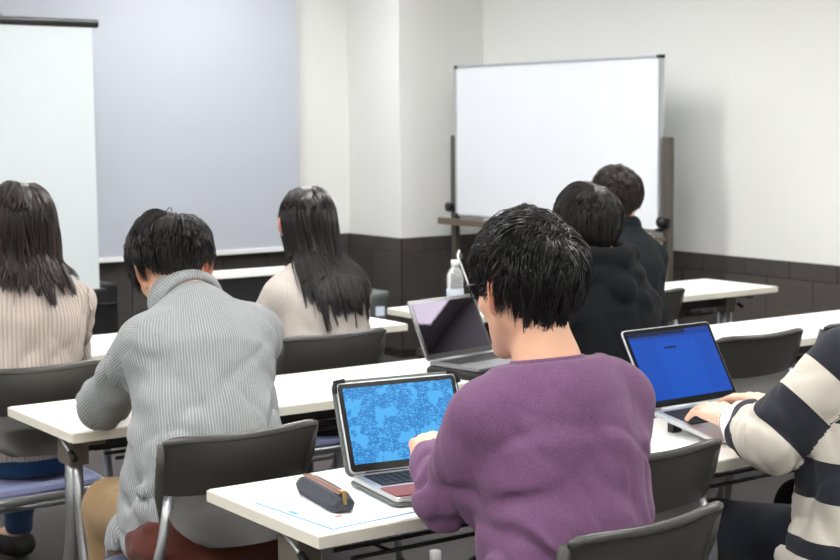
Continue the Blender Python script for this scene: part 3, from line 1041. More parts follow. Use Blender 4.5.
def trousers_field(J, rt=0.088, rk=0.068, ra=0.058, wp=0.165, seed=5, top=0.66, na=0.012, folds=()):
    def field(P):
        d = cap(P, J['pel'], J['waist'], wp, wp * 0.9, J['f'], 1.35)
        for s in 'LR':
            leg = smin(cap(P, J['H' + s], J['K' + s], rt, rk), cap(P, J['K' + s], J['A' + s], rk * 0.96, ra), 0.02)
            d = smin(d, leg, 0.03)
        d = d - vnoise(P, 12, seed, (1, 1, 1.2)) * na - vnoise(P, 30, seed + 1) * na * 0.3
        for (a, b, wdt, amp) in folds:
            a = np.asarray(a, np.float32); b = np.asarray(b, np.float32)
            ab = b - a
            v = P - a
            t_ = np.clip((v @ ab) / float(ab @ ab), 0, 1)
            d = d - amp * np.exp(-((v - t_[:, None] * ab) ** 2).sum(1) / wdt ** 2)
        d = smax(d, P[:, 2] - top, 0.01)
        d = smax(d, 0.446 - P[:, 2], 0.012) if False else d
        for s in 'LR':
            nr = np.sqrt(((P - J['A' + s])[:, :2] ** 2).sum(1)) < 0.16
            d = np.where(nr, smax(d, J['A' + s][2] - 0.03 - P[:, 2], 0.006), d)
        # flattened where it presses on the seat
        seat = 0.444 - P[:, 2]
        loc = (P - J['o']) @ J['f']
        d = np.where((loc < 0.23) & (loc > -0.3), smax(d, seat, 0.015), d)
        return d
    return field

def bounds(J, keys, pad):
    pts = np.array([J[k] for k in keys])
    return pts.min(0) - pad, pts.max(0) + pad

def ring(name, c, ax, r, tube, flat, mat, parent, root, seg=40, front=None, thick=1.0):
    """knitted band around neck or hem: an elliptical torus; flat = (axis, squeeze)"""
    ax = Vector([float(x) for x in ax]).normalized()
    e1 = Vector((1, 0, 0)) - ax * ax.x
    e1.normalize()
    e2 = ax.cross(e1)
    vs, fs, n2 = [], [], 10
    rib = []
    for i in range(seg):
        a = 2 * PI * i / seg
        d = e1 * math.cos(a) + e2 * math.sin(a)
        cc = Vector([float(x) for x in c]) + e1 * math.cos(a) * r * flat[0] + e2 * math.sin(a) * r * flat[1]
        for k in range(n2):
            b = 2 * PI * k / n2
            vs.append(cc + d * math.cos(b) * tube + ax * math.sin(b) * tube * thick - Vector([float(x) for x in root]))
            rib.append(a * r)
    for i in range(seg):
        for k in range(n2):
            j, l = (i + 1) % seg, (k + 1) % n2
            fs.append((i * n2 + k, j * n2 + k, j * n2 + l, i * n2 + l))
    me = np_mesh(name, np.array([tuple(v) for v in vs]), np.array(fs), {'rib': np.array(rib)})
    return obj(name, me, mat, parent)

# ------------------------------------------------------------------ hair
HC, HR = V(0, -0.008, 0.030), V(0.076, 0.096, 0.095)
def hairline(u):
    """lowest z of the unit direction that still bears hair, by azimuth (0 front, 180 back)"""
    az = np.degrees(np.abs(np.arctan2(u[:, 0], u[:, 1])))
    return np.interp(az, [0, 35, 58, 65, 72, 79, 100, 112, 122, 150, 180], [0.50, 0.44, 0.18, -0.30, -0.40, 0.20, 0.24, 0.05, -0.50, -0.80, -0.82])

def strands(paths, wid, rnd, sides=3, taper=0.25):
    """paths (n, k, 3), wid (n,), rnd (n,) -> tapered three-sided tubes"""
    n, k, _ = paths.shape
    tg = np.gradient(paths, axis=1)
    tg /= np.linalg.norm(tg, axis=2, keepdims=True) + 1e-9
    ref = np.where(np.abs(tg[..., 2:3]) < 0.9, V(0, 0, 1), V(1, 0, 0))
    a = np.cross(tg, ref); a /= np.linalg.norm(a, axis=2, keepdims=True) + 1e-9
    b = np.cross(tg, a)
    prof = np.interp(np.linspace(0, 1, k), [0, 0.1, 0.6, 1], [0.6, 1, 0.9, taper])
    rad = wid[:, None] * 0.5 * prof[None, :]
    vs = []
    for s in range(sides):
        t_ = 2 * PI * s / sides
        vs.append(paths + (a * math.cos(t_) + b * math.sin(t_)) * rad[..., None])
    vs = np.stack(vs, 2).reshape(-1, 3)
    base = np.arange(n)[:, None, None] * (k * sides) + np.arange(k - 1)[None, :, None] * sides
    s0 = np.arange(sides)[None, None, :]
    s1 = (s0 + 1) % sides
    q = np.stack([base + s0, base + s1, base + sides + s1, base + sides + s0], -1).reshape(-1, 4)
    return vs.astype(np.float32), q, np.repeat(rnd, k * sides)

def cap_mesh(off, drop=0.0):
    """skull cap in head coordinates that follows the hairline"""
    na, ne = 72, 16
    vs, fs = [], []
    for i in range(na):
        a = 2 * PI * i / na
        d = np.array([[math.sin(a), math.cos(a), 0]], np.float32)
        zt = float(hairline(d)[0]) - drop
        e0 = math.asin(max(-0.97, min(0.97, zt)))
        for j in range(ne + 1):
            e = PI / 2 - (PI / 2 - e0) * j / ne
            u = V(math.cos(e) * math.sin(a), math.cos(e) * math.cos(a), math.sin(e))
            vs.append(HC + (HR + off * (1 if j < ne else 0.3)) * u)
    for i in range(na):
        for j in range(ne):
            b, c_ = i * (ne + 1), ((i + 1) % na) * (ne + 1)
            fs.append((b + j, c_ + j, c_ + j + 1, b + j + 1)[::-1])
    return np.array(vs, np.float32), np.array(fs)

def finish_hair(J, Mh, groups, mat, parent, root, name='hair'):
    allv, allq, allr, n = [], [], [], 0
    for (v, q, r_) in groups:
        allv.append(v); allq.append(q + n); allr.append(r_); n += len(v)
    v = np.concatenate(allv)
    return obj(name, np_mesh(name, v - root, np.concatenate(allq), {'rnd': np.concatenate(allr)}), mat, parent)

def short_hair(J, Mh, mat, parent, root, seed=1, n=3200, whorl=(0.03, -0.62, 0.78), lift=0.016, top_len=0.075, nape_len=0.028,
               wid=0.0030, messy=0.35, sweep=(0.0, 0.0, 0.0), clumps=420, two_block=False, ear_len=0.014):
    rng = np.random.default_rng(seed)
    c = J['head']
    u = rng.normal(size=(n * 3, 3)); u /= np.linalg.norm(u, axis=1, keepdims=True)
    ok = u[:, 2] > hairline(u)
    u = u[ok][:n]
    n = len(u)
    w_ = V(*whorl); w_ /= np.linalg.norm(w_)
    # clump centres
    ci = rng.choice(n, clumps, replace=False)
    near = np.argmax(u @ u[ci].T, axis=1)
    g = u[ci][near]
    hl = hairline(u)
    room = np.clip((u[:, 2] - hl) / 0.9, 0, 1)
    L = nape_len + (top_len - nape_len) * np.clip((u[:, 2] + 0.25) / 0.75, 0, 1)
    front = np.clip(u[:, 1], 0, 1)
    crng = np.random.default_rng(seed + 7)
    cj = crng.normal(size=(clumps, 3))[near]
    cl = crng.uniform(0.8, 1.2, size=clumps)[near]
    L = L * cl * rng.uniform(0.75, 1.15, n)
    if two_block:
        L = np.where(u[:, 2] < 0.28, np.minimum(L, 0.016), L)
    K = 9
    p = u.copy()
    path = np.zeros((n, K, 3), np.float32)
    jit = rng.normal(size=(n, 3)) * 0.14 * messy + cj * 0.45 * messy
    az = np.degrees(np.abs(np.arctan2(u[:, 0], u[:, 1])))
    side = (az > 60) & (az < 116) & (u[:, 2] < 0.62)
    L = np.where(side, np.minimum(L, ear_len + 0.05 * np.clip(u[:, 2] - 0.24, 0, 1)), L)
    up_w = np.clip((u[:, 2] + 0.45) / 0.95, 0, 1)
    lf = (0.004 + lift * up_w ** 0.8) * rng.uniform(0.5, 1.12, n)
    lf = lf + (rng.uniform(size=n) < 0.05) * 0.006 * messy
    if two_block:
        lf = np.where(u[:, 2] < 0.28, lf * 0.4, lf * 1.1)
    free = np.zeros(n, bool)
    pos = HC + (HR + 0.002) * u
    for k in range(K):
        t_ = k / (K - 1)
        path[:, k] = pos
        d = p - w_
        d = d / (np.linalg.norm(d, axis=1, keepdims=True) + 0.12)
        d = d + V(0, 0, -1) * (0.35 + 0.5 * t_) * np.clip(1.1 - p[:, 2:3], 0, 1) + np.asarray(sweep, np.float32) * np.clip(p[:, 2:3] + 0.4, 0, 1) + jit
        d = d - p * (d * p).sum(1, keepdims=True)
        d = d / (np.linalg.norm(d, axis=1, keepdims=True) + 1e-6)
        st = L / (K - 1)
        pn = p + d * (st / 0.095)[:, None]
        pn = pn / np.linalg.norm(pn, axis=1, keepdims=True)
        tn = (k + 1) / (K - 1)
        h = 0.002 + lf * math.sin(min(1.0, tn * 1.6) * PI / 2) * (1.0 if tn < 0.7 else 1.0 - 0.3 * (tn - 0.7) / 0.3)
        sph = HC + (HR + h[:, None]) * pn
        free = free | (pn[:, 2] < -0.40)
        fall = np.stack([jit[:, 0] * 0.35 - 0.5 * p[:, 0] * (p[:, 1] < 0), 0.30 * np.ones(n) + jit[:, 1] * 0.2, -np.ones(n)], 1)
        fall /= np.linalg.norm(fall, axis=1, keepdims=True)
        pos = np.where(free[:, None], pos + fall * st[:, None], sph)
        p = np.where(free[:, None], p, pn)
    # draw members of a clump together towards their tips
    tipg = np.zeros((clumps, K, 3), np.float32)
    cnt = np.bincount(near, minlength=clumps)[:, None, None]
    np.add.at(tipg, near, path)
    tipg = tipg / np.maximum(cnt, 1)
    pull = np.linspace(0, 0.45, K)[None, :, None] * np.clip((u[:, 2] + 0.75) / 0.8, 0.1, 1)[:, None, None]
    path = path * (1 - pull) + tipg[near] * pull
    ends = rng.normal(size=(n, 3)) * 0.0035 * messy
    path[:, -1] += ends; path[:, -2] += ends * 0.4
    wp_ = c + path @ Mh.T
    rnd = np.clip(0.65 * rng.beta(1.2, 2.6, n) + 0.5 * crng.beta(1.1, 3.5, clumps)[near], 0, 1)
    v, q, r_ = strands(wp_.astype(np.float32), wid * rng.uniform(0.6, 1.2, n), rnd)
    cv, cq = cap_mesh(0.004)
    return finish_hair(J, Mh, [(v, q, r_), (c + cv @ Mh.T, cq, np.zeros(len(cv)))], mat, parent, root)

def long_hair(J, Mh, field, mat, parent, root, seed=1, n=3400, zend=0.95, part=0.0, drift=0.0, wave=0.0, wid=0.0034, lift=0.012, spread=0.12, gather=None, front_keep=1.0):
    """hair that runs over the skull from the parting, then hangs and rests on the back"""
    rng = np.random.default_rng(seed)
    c = J['head']
    u = rng.normal(size=(n * 3, 3)); u /= np.linalg.norm(u, axis=1, keepdims=True)
    hl = hairline(u)
    u = u[u[:, 2] > np.maximum(hl, -0.55)][:n]
    n = len(u)
    clumps = 260
    ci = rng.choice(n, clumps, replace=False)
    near = np.argmax(u @ u[ci].T, axis=1)
    crng = np.random.default_rng(seed + 5)
    cph = crng.uniform(0, 2 * PI, clumps)[near]
    cend = crng.normal(0, 0.035, clumps)[near]
    cdx = crng.normal(0, 0.010, (clumps, 2))[near]
    K = 30
    ds = (c[2] + 0.125 - zend + 0.10) / (K - 1) * 1.12
    pos = HC + (HR + 0.002) * u
    path = np.zeros((n, K, 3), np.float32)
    p = u.copy()
    free = np.zeros(n, bool)
    wpos = c + pos @ Mh.T
    lf = lift * rng.uniform(0.25, 1.2, n)
    zt = zend + cend + rng.normal(0, 0.012, n)
    back = V(0, -1, 0) @ Mh.T
    right = Mh @ V(1, 0, 0)
    vel = np.zeros((n, 3), np.float32)
    stop = np.zeros(n, bool)
    for k in range(K):
        path[:, k] = wpos
        s = k / (K - 1)
        # on the skull
        sgn = np.where(p[:, 0] > part, 1.0, -1.0)
        d = np.stack([sgn * 0.55 * np.clip(p[:, 2] + 0.2, 0, 1), -0.30 * np.ones(n) * (1 - 0.6 * np.clip(p[:, 1], 0, 1)), -np.ones(n)], 1)
        d = d + np.stack([cdx[:, 0] * 6, cdx[:, 1] * 6, np.zeros(n)], 1)
        d = d - p * (d * p).sum(1, keepdims=True)
        d /= np.linalg.norm(d, axis=1, keepdims=True) + 1e-6
        pn = p + d * ds / 0.092
        pn /= np.linalg.norm(pn, axis=1, keepdims=True)
        h = 0.002 + lf * min(1, k / 4)
        np_pos = c + (HC + (HR + h[:, None]) * pn) @ Mh.T
        goes_free = free | (pn[:, 2] < -0.12)
        # hanging
        g = V(0, 0, -1) + vel * 0.0
        horiz = np.zeros((n, 3), np.float32)
        horiz[:, 0] = drift + cdx[:, 0] * 3 + wave * np.sin(cph + s * 13) * 0.9
        horiz[:, 1] = cdx[:, 1] * 3 + wave * np.cos(cph * 1.7 + s * 12) * 0.6
        if gather is not None:
            horiz[:, 0] += (gather[0] - wpos[:, 0]) * gather[2]
            horiz[:, 1] += (gather[1] - wpos[:, 1]) * gather[2]
        dirn = g + horiz
        dirn /= np.linalg.norm(dirn, axis=1, keepdims=True)
        hang = wpos + dirn * ds
        # rest on the garment
        hp = hang.astype(np.float32)
        for _ in range(2):
            dd = field(hp)
            gd = np.stack([field(hp + V(0.006, 0, 0)) - dd, field(hp + V(0, 0.006, 0)) - dd, field(hp + V(0, 0, 0.006)) - dd], 1)
            gd /= np.linalg.norm(gd, axis=1, keepdims=True) + 1e-9
            want = 0.003 + lf * 0.9
            push = np.clip(want - dd, 0, 0.05)
            hp = hp + gd * push[:, None]
        nxt = np.where(goes_free[:, None], hp, np_pos)
        p = np.where(goes_free[:, None], p, pn)
        free = goes_free
        stop = stop | (wpos[:, 2] < zt)
        wpos = np.where(stop[:, None], wpos + (nxt - wpos) * 0.02, nxt).astype(np.float32)
    rnd = np.clip(rng.beta(1.4, 2.6, n), 0, 1)
    clump_mean = np.zeros((clumps, K, 3), np.float32)
    np.add.at(clump_mean, near, path)
    clump_mean /= np.maximum(np.bincount(near, minlength=clumps), 1)[:, None, None]
    pull = np.linspace(0, 0.5, K)[None, :, None]
    path = path * (1 - pull) + clump_mean[near] * pull
    for it in range(7):
        path[:, 4:-1] = 0.5 * path[:, 4:-1] + 0.25 * (path[:, 3:-2] + path[:, 5:])
    flat = path[:, 6:].reshape(-1, 3).astype(np.float32)
    for _ in range(2):
        dd = field(flat)
        gd = np.stack([field(flat + V(0.006, 0, 0)) - dd, field(flat + V(0, 0.006, 0)) - dd, field(flat + V(0, 0, 0.006)) - dd], 1)
        gd /= np.linalg.norm(gd, axis=1, keepdims=True) + 1e-9
        flat = flat + gd * np.clip(0.003 - dd, 0, 0.03)[:, None]
    path[:, 6:] = flat.reshape(n, K - 6, 3)
    v, q, r_ = strands(path, wid * rng.uniform(0.6, 1.25, n), rnd, taper=0.35)
    cv, cq = cap_mesh(0.004)
    return finish_hair(J, Mh, [(v, q, r_), (c + cv @ Mh.T, cq, np.zeros(len(cv)))], mat, parent, root)

def eyes(J, Mh, parent, root):
    for s in (-1, 1):
        c = J['head'] + Mh @ V(s * 0.032, 0.083, 0.012) - root
        e = MB().lathe([(0.0115 * math.sin(a), -0.0115 * math.cos(a)) for a in np.linspace(0.05, PI - 0.05, 9)], 12).build('eye', M['eye_white'], parent, loc=tuple(float(x) for x in c))
        d = Mh @ V(0, 0.0095, 0)
        MB().lathe([(0.0055 * math.sin(a), -0.0055 * math.cos(a)) for a in np.linspace(0.05, PI - 0.05, 7)], 10).build('iris', M['eye_dark'], e, loc=tuple(float(x) for x in d))

def shoe(J, s, parent, root, mat, low=True):
    A_, T_ = J['A' + s], J['T' + s]
    d = (T_ - A_) * V(1, 1, 0); d = d / np.linalg.norm(d)
    h = V(A_[0], A_[1], 0) - d * 0.045
    tt = h + d * 0.25
    sd = V(-d[1], d[0], 0)
    def f(P):
        x = cap(P, h + d * 0.03 + V(0, 0, 0.045), tt - d * 0.045 + V(0, 0, 0.036), 0.042, 0.043, V(0, 0, 1), 1.15)
        x = smin(x, cap(P, h + d * 0.04 + V(0, 0, 0.06), h + d * 0.11 + V(0, 0, 0.06), 0.040, 0.040), 0.02)
        x = smax(x, 0.003 - P[:, 2], 0.004)
        if low:
            x = smax(x, -cap(P, h + d * 0.045 + V(0, 0, 0.10), h + d * 0.16 + V(0, 0, 0.09), 0.036, 0.036), 0.006)
        return x
    lo = np.minimum(h, tt) - 0.07; hi = np.maximum(h, tt) + 0.07
    lo[2] = -0.01; hi[2] = 0.16
    return build_field('shoe', f, lo, hi, 0.006, mat, parent, root)

TK = ('pel', 'chest', 'neck', 'SL', 'SR', 'EL', 'ER', 'WL', 'WR')
LK = ('pel', 'HL', 'HR', 'KL', 'KR', 'AL', 'AR', 'waist')
def make_person(J, label, Mh, top, topmat, legmat, hair, skinmat='skin', h=0.0075, legs=None, top_name='sweater', neck_r=0.056, shoes=None, low_shoe=True, collar=True, hair_mat=None):
    root = np.array([J['o'][0], J['o'][1], 0], np.float32)
    e = empty('person', tuple(float(x) for x in root), 0, label, 'person')
    obj('body', body_mesh(J, Mh, root, neck_r), M[skinmat], e)
    eyes(J, Mh, e, root)
    f, at = top_field(J, top)
    lo, hi = bounds(J, TK, 0.20)
    to = build_field(top_name, f, lo, hi, h, topmat, e, root, at)
    ax = top.get('neck_ax', J['head'] + V(0, 0, -0.05) - J['neck'])
    ax = ax / np.linalg.norm(ax)
    if collar:
        ring('neckband', J['neck'] + ax * (top.get('neck_up', 0.012) - 0.004), ax, neck_r + 0.009, 0.0065, (1.02, 1.0), topmat, to, root, thick=1.6)
    lg = trousers_field(J, **(legs or {}))
    lo, hi = bounds(J, LK, 0.14)
    build_field('trousers', lg, lo, hi, 0.0095, legmat, e, root)
    for s in 'LR':
        shoe(J, s, e, root, shoes or M['rubber'], low_shoe)
    hair(J, Mh, f, e, root)
    return e, to, f, root
# ---- cloth and hair colours
M['purple'] = knit('plum_knit', srgb(92, 62, 92), srgb(130, 94, 128), fuzz=360, fz=0.4)
M['greyrib'] = knit('grey_ribbed_knit', srgb(158, 162, 164), srgb(188, 192, 194), 0.0056, 0.6, 500, 0.2, 0.22)
M['beigerib'] = knit('beige_ribbed_knit', srgb(190, 177, 168), srgb(208, 196, 188), 0.013, 0.75, 500, 0.2, 0.16)
M['beige'] = knit('beige_plain_knit', srgb(196, 187, 180), srgb(220, 213, 207), 0.0070, 0.3, 380, 0.45, 0.07)
M['hoodie'] = knit('black_sweat_cloth', srgb(15, 16, 18), srgb(26, 28, 31), fuzz=500, fz=0.25, sheen=0.02)
M['jacket'] = knit('dark_grey_cloth', srgb(22, 26, 29), srgb(36, 41, 45), fuzz=400, fz=0.25, sheen=0.02)
M['khaki'] = knit('khaki_cotton', srgb(128, 104, 74), srgb(152, 126, 92), fuzz=700, fz=0.2)
M['denim'] = knit('blue_denim', srgb(24, 50, 82), srgb(42, 78, 116), fuzz=600, fz=0.3)
M['navy_cloth'] = knit('navy_trouser_cloth', srgb(20, 22, 30), srgb(30, 33, 42), fuzz=500, fz=0.2)
M['rust'] = knit('rust_shirt_cloth', srgb(68, 34, 27), srgb(92, 48, 38), fuzz=500, fz=0.2)
M['darkwool'] = knit('dark_trouser_cloth', srgb(30, 30, 33), srgb(42, 42, 46), fuzz=500, fz=0.2)
def striped():
    t = NT('navy_and_cream_stripes')
    f1 = t.noise(520, 4, 0.7)
    cream, navy, white = srgb(214, 208, 196), srgb(22, 28, 42), srgb(236, 234, 230)
    ln = t.attr('len'); ia = t.attr('isarm')
    # sleeve: metres from the shoulder; body: metres above the hip; both scaled to 0..1
    arm = t.ramp(t.math('DIVIDE', ln, 0.60), [(0.0, navy), (0.075, cream), (0.208, navy), (0.35, cream), (0.542, navy), (0.60, white), (0.715, navy), (0.729, white)], 'CONSTANT')
    bod = t.ramp(t.math('DIVIDE', t.math('ADD', ln, 0.10), 0.70), [(0.0, cream), (0.085, navy), (0.20, cream), (0.315, navy), (0.43, cream), (0.545, navy), (0.66, cream), (0.775, navy), (0.89, cream)], 'CONSTANT')
    c = t.mix(ia, bod, arm)
    c = t.mix(t.math('MULTIPLY', f1, 0.22), c, srgb(120, 118, 116))
    t.set(Base_Color=c, Roughness=0.95, Specular_IOR_Level=0.1, Normal=t.bump(f1, 0.5, 0.002), Sheen_Weight=0.1)
    return t.m
M['striped'] = striped()
M['hair_black'] = hairmat('black_hair', srgb(14, 13, 14), srgb(28, 26, 27), srgb(74, 72, 74), 0.33)
M['hair_soft'] = hairmat('soft_black_hair', srgb(16, 14, 14), srgb(38, 33, 32), srgb(84, 78, 76), 0.36)
M['hair_brown'] = hairmat('dark_brown_hair', srgb(22, 16, 15), srgb(46, 34, 31), srgb(92, 70, 60), 0.38)
M['hair_long'] = hairmat('long_dark_hair', srgb(16, 13, 13), srgb(32, 27, 27), srgb(60, 52, 51), 0.34)

# ---- person in the purple sweater, nearest
J = skeleton(1.715, 2.00, 0, chest=0.08, neck=0.105, head=0.165, side=0.025, sw=0.160, zc=0.88, zn=1.022, zh=1.150)
J['SL'][2] = J['SR'][2] = 0.944
J['head'] = J['head'] + V(0.003, 0, 0)
J['EL'], J['WL'] = V(1.580, 2.205, 0.782), V(1.695, 2.415, 0.815)
J['ER'], J['WR'] = V(1.932, 2.13, 0.770), V(1.86, 2.40, 0.765)
J['hdL'] = (V(0.5, 0.7, 0.10), V(-0.25, 0, 1.0), dict(curl=0.75))
J['hdR'] = (V(-0.2, 1, 0.0), V(0, 0, 1), dict(curl=0.6))
Mh = rotm(-4, 8, 2)
b_ = lambda x, y, z: (x, y, z)
folds = [((1.565, 1.985, 0.905), (1.65, 1.915, 0.85), 0.011, 0.014), ((1.55, 1.98, 0.88), (1.68, 1.90, 0.76), 0.012, 0.014),
         ((1.545, 1.98, 0.84), (1.65, 1.89, 0.68), 0.013, 0.016), ((1.55, 1.96, 0.78), (1.62, 1.90, 0.64), 0.012, 0.014), ((1.88, 1.97, 0.90), (1.83, 1.92, 0.80), 0.012, 0.012),
         ((1.91, 1.99, 0.86), (1.87, 1.94, 0.68), 0.012, 0.018), ((1.80, 1.90, 0.86), (1.68, 1.88, 0.62), 0.016, 0.012),
         ((1.83, 1.90, 0.78), (1.74, 1.87, 0.64), 0.014, 0.011), ((1.89, 1.94, 0.74), (1.80, 1.88, 0.66), 0.012, 0.013), ((1.62, 2.12, 0.86), (1.56, 2.17, 0.80), 0.012, 0.010)]
top = dict(wp=0.174, ww=0.164, wc=0.172, kf=1.36, sh=0.056, arm=(0.058, 0.056, 0.040), folds=folds, seed=11, noise=0.012, hem=0.475, neck_up=0.010, karm=0.045, trap=0.012, neck_ax=V(0, 0.16, 1.0), crease=1.2)
def hr(J, Mh, f, e, root):
    short_hair(J, Mh, M['hair_black'], e, root, seed=3, n=5600, whorl=(0.22, -0.60, 0.76), lift=0.025, top_len=0.085, nape_len=0.064, messy=0.8, clumps=480, wid=0.0028)
pe, pt_, pf, proot = make_person(J, 'person in a plum purple sweater and glasses seated at the nearest laptop', Mh, top, M['purple'], M['darkwool'], hr, h=0.006, neck_r=0.053)
# spectacles
g = MB()
loc = lambda x, y, z: tuple(float(a) for a in (J['head'] + Mh @ V(x, y, z) - proot))
for s in (-1, 1):
    rim = [loc(s * 0.034 + 0.024 * math.copysign(abs(math.cos(a)) ** 0.7, math.cos(a)), 0.108 - 0.006 * abs(math.cos(a)), 0.010 + 0.017 * math.copysign(abs(math.sin(a)) ** 0.7, math.sin(a))) for a in np.linspace(0, 2 * PI, 25)]
    g.tube(rim, 0.0017, 6, caps=False)
    g.tube([loc(s * 0.059, 0.101, 0.016), loc(s * 0.074, 0.088, 0.017), loc(s * 0.083, 0.04, 0.018), loc(s * 0.085, -0.002, 0.018), loc(s * 0.084, -0.025, 0.000)], 0.0024, 6)
g.tube([loc(-0.011, 0.107, 0.014), loc(0, 0.114, 0.017), loc(0.011, 0.107, 0.014)], 0.0017, 6)
go = g.build('glasses', M['glasses'], pe)
for s in (-1, 1):
    pts = [loc(s * 0.034 + 0.0235 * math.copysign(abs(math.cos(a)) ** 0.7, math.cos(a)), 0.107 - 0.006 * abs(math.cos(a)), 0.010 + 0.0165 * math.copysign(abs(math.sin(a)) ** 0.7, math.sin(a))) for a in np.linspace(0, 2 * PI, 24, endpoint=False)]
    MB().add(pts, [list(range(24))]).build('lens', M['lens'], go)

# ---- person in the grey ribbed cardigan
J = skeleton(1.575, 3.095, 0, chest=0.15, neck=0.225, head=0.31, side=0.065, sw=0.150, zc=0.88, zn=1.024, zh=1.102)
J['SL'][2] = J['SR'][2] = 0.945
J['EL'], J['WL'] = V(1.505, 3.535, 0.770), V(1.66, 3.75, 0.752)
J['ER'], J['WR'] = V(1.845, 3.40, 0.775), V(1.80, 3.68, 0.752)
J['KL'], J['AL'], J['TL'] = V(1.485, 3.46, 0.522), V(1.48, 3.42, 0.10), V(1.46, 3.58, 0.03)
Mh = rotm(-9, 28, -3)
cx = J['o'][0]
folds = [((1.43, 3.13, 0.86), (1.50, 3.03, 0.78), 0.014, 0.012), ((1.42, 3.12, 0.82), (1.52, 3.0, 0.70), 0.018, 0.010),
         ((1.78, 3.2, 0.86), (1.70, 3.06, 0.80), 0.014, 0.010), ((1.48, 3.02, 0.74), (1.66, 2.99, 0.77), 0.014, 0.007)]
top = dict(wp=0.172, ww=0.176, wc=0.172, kf=1.34, sh=0.060, arm=(0.060, 0.064, 0.044), folds=folds, seed=26, noise=0.011, hem=0.478, neck_up=0.02, karm=0.04, crease=1.25,
           drape=[(V(1.475, 3.17, 0.82), V(1.43, 3.20, 0.52), 0.050, 0.046), (V(1.45, 3.20, 0.74), V(1.410, 3.27, 0.46), 0.042, 0.038), (V(1.44, 3.14, 0.62), V(1.425, 3.16, 0.46), 0.042, 0.040), (V(1.72, 3.16, 0.80), V(1.74, 3.22, 0.56), 0.045, 0.035)])
def hr(J, Mh, f, e, root):
    short_hair(J, Mh, M['hair_soft'], e, root, seed=8, n=4600, whorl=(0.10, -0.42, 0.90), lift=0.026, top_len=0.105, nape_len=0.030, messy=0.4, clumps=260, wid=0.0028, two_block=True, sweep=(-0.35, -0.15, 0))
ge, gt, gf, groot = make_person(J, 'person in a grey ribbed cardigan and khaki trousers leaning on the middle table', Mh, top, M['greyrib'], M['khaki'], hr, h=0.007, top_name='cardigan', collar=False,
                               legs=dict(rt=0.080, rk=0.072, ra=0.060, na=0.018, wp=0.150), hair_mat=None)
ax = J['head'] + V(0, 0, -0.05) - J['neck']; ax = ax / np.linalg.norm(ax)
nk = J['neck']
ring('collar', nk + ax * 0.012, ax, 0.078, 0.012, (1.05, 0.95), M['greyrib'], gt, groot, thick=1.7)
ring('collar_fold', nk + ax * 0.040, ax, 0.073, 0.012, (1.03, 0.93), M['greyrib'], gt, groot, thick=1.9)
# hem band and zip of the cardigan, rust shirt tail below it
hz = MB().tube([(1.404 - groot[0], 3.285 - groot[1], 0.53), (1.398 - groot[0], 3.283 - groot[1], 0.487)], 0.004, 6).build('zip', M['alu'], gt)
MB().tube([(1.398 - groot[0], 3.283 - groot[1], 0.49), (1.397 - groot[0], 3.283 - groot[1], 0.46)], [0.004, 0.006], 8).build('zip_pull', M['alu'], hz)
def tail(P):
    d = cap(P, V(1.51, 3.09, 0.515), V(1.69, 3.09, 0.515), 0.138, 0.138, V(0, 0, 1), 1.5)
    d = d - vnoise(P, 26, 4, (0.35, 1, 2.2)) * 0.018
    d = smax(d, P[:, 2] - 0.60, 0.01)
    return smax(d, 0.458 - P[:, 2], 0.008)
build_field('shirt_tail', tail, V(1.30, 2.92, 0.43), V(1.87, 3.28, 0.66), 0.007, M['rust'], ge, groot)

# ---- person with wavy dark-brown hair in the ribbed beige sweater, left edge
J = skeleton(1.605, 4.285, 0, chest=0.06, neck=0.09, head=0.13, side=0.03, sw=0.150, zc=0.87, zn=1.018, zh=1.155)
J['AR'], J['TR'] = V(1.80, 4.96, 0.115), V(1.76, 5.14, 0.03)
J['AL'], J['TL'] = V(1.52, 4.90, 0.115), V(1.50, 5.08, 0.03)
J['WR'], J['WL'] = V(1.74, 4.70, 0.755), V(1.50, 4.70, 0.755)
J['ER'], J['EL'] = V(1.81, 4.48, 0.735), V(1.42, 4.48, 0.735)
Mh = rotm(-6, 12, 2)
top = dict(wp=0.165, ww=0.150, wc=0.156, kf=1.38, sh=0.052, arm=(0.058, 0.052, 0.038), seed=31, noise=0.009, hem=0.50, neck_up=0.008, nr=0.050,
           folds=[((1.76, 4.26, 0.86), (1.71, 4.2, 0.76), 0.014, 0.009), ((1.52, 4.2, 0.70), (1.70, 4.2, 0.68), 0.018, 0.007)])
def hr(J, Mh, f, e, root):
    long_hair(J, Mh, f, M['hair_brown'], e, root, seed=5, n=4200, zend=1.015, wave=0.26, part=0.1, lift=0.026, wid=0.0040, gather=(1.63, 4.27, 0.9))
make_person(J, 'person with wavy shoulder-length brown hair in a ribbed beige sweater and jeans', Mh, top, M['beigerib'], M['denim'], hr, 'skin_pale', h=0.008, neck_r=0.050,
            legs=dict(rt=0.082, rk=0.062, ra=0.046, wp=0.155), shoes=M['rubber'])

# ---- person with long straight hair in the plain beige sweater
J = skeleton(2.62, 4.29, 0, chest=0.06, neck=0.09, head=0.13, side=0.0, sw=0.142, zc=0.84, zn=0.985, zh=1.112)
J['ER'], J['EL'] = V(2.83, 4.46, 0.745), V(2.42, 4.46, 0.745)
J['WR'], J['WL'] = V(2.76, 4.70, 0.755), V(2.52, 4.70, 0.755)
Mh = rotm(-24, 12, 4)
top = dict(wp=0.165, ww=0.155, wc=0.150, kf=1.36, sh=0.052, arm=(0.060, 0.054, 0.038), seed=44, noise=0.005, hem=0.50, neck_up=0.012, nr=0.048, crease=0.9,
           folds=[((2.50, 4.21, 0.80), (2.70, 4.19, 0.79), 0.014, 0.010), ((2.52, 4.20, 0.83), (2.62, 4.19, 0.80), 0.012, 0.008), ((2.74, 4.25, 0.86), (2.70, 4.2, 0.78), 0.014, 0.010),
                  ((2.47, 4.28, 0.88), (2.53, 4.22, 0.90), 0.014, 0.008)])
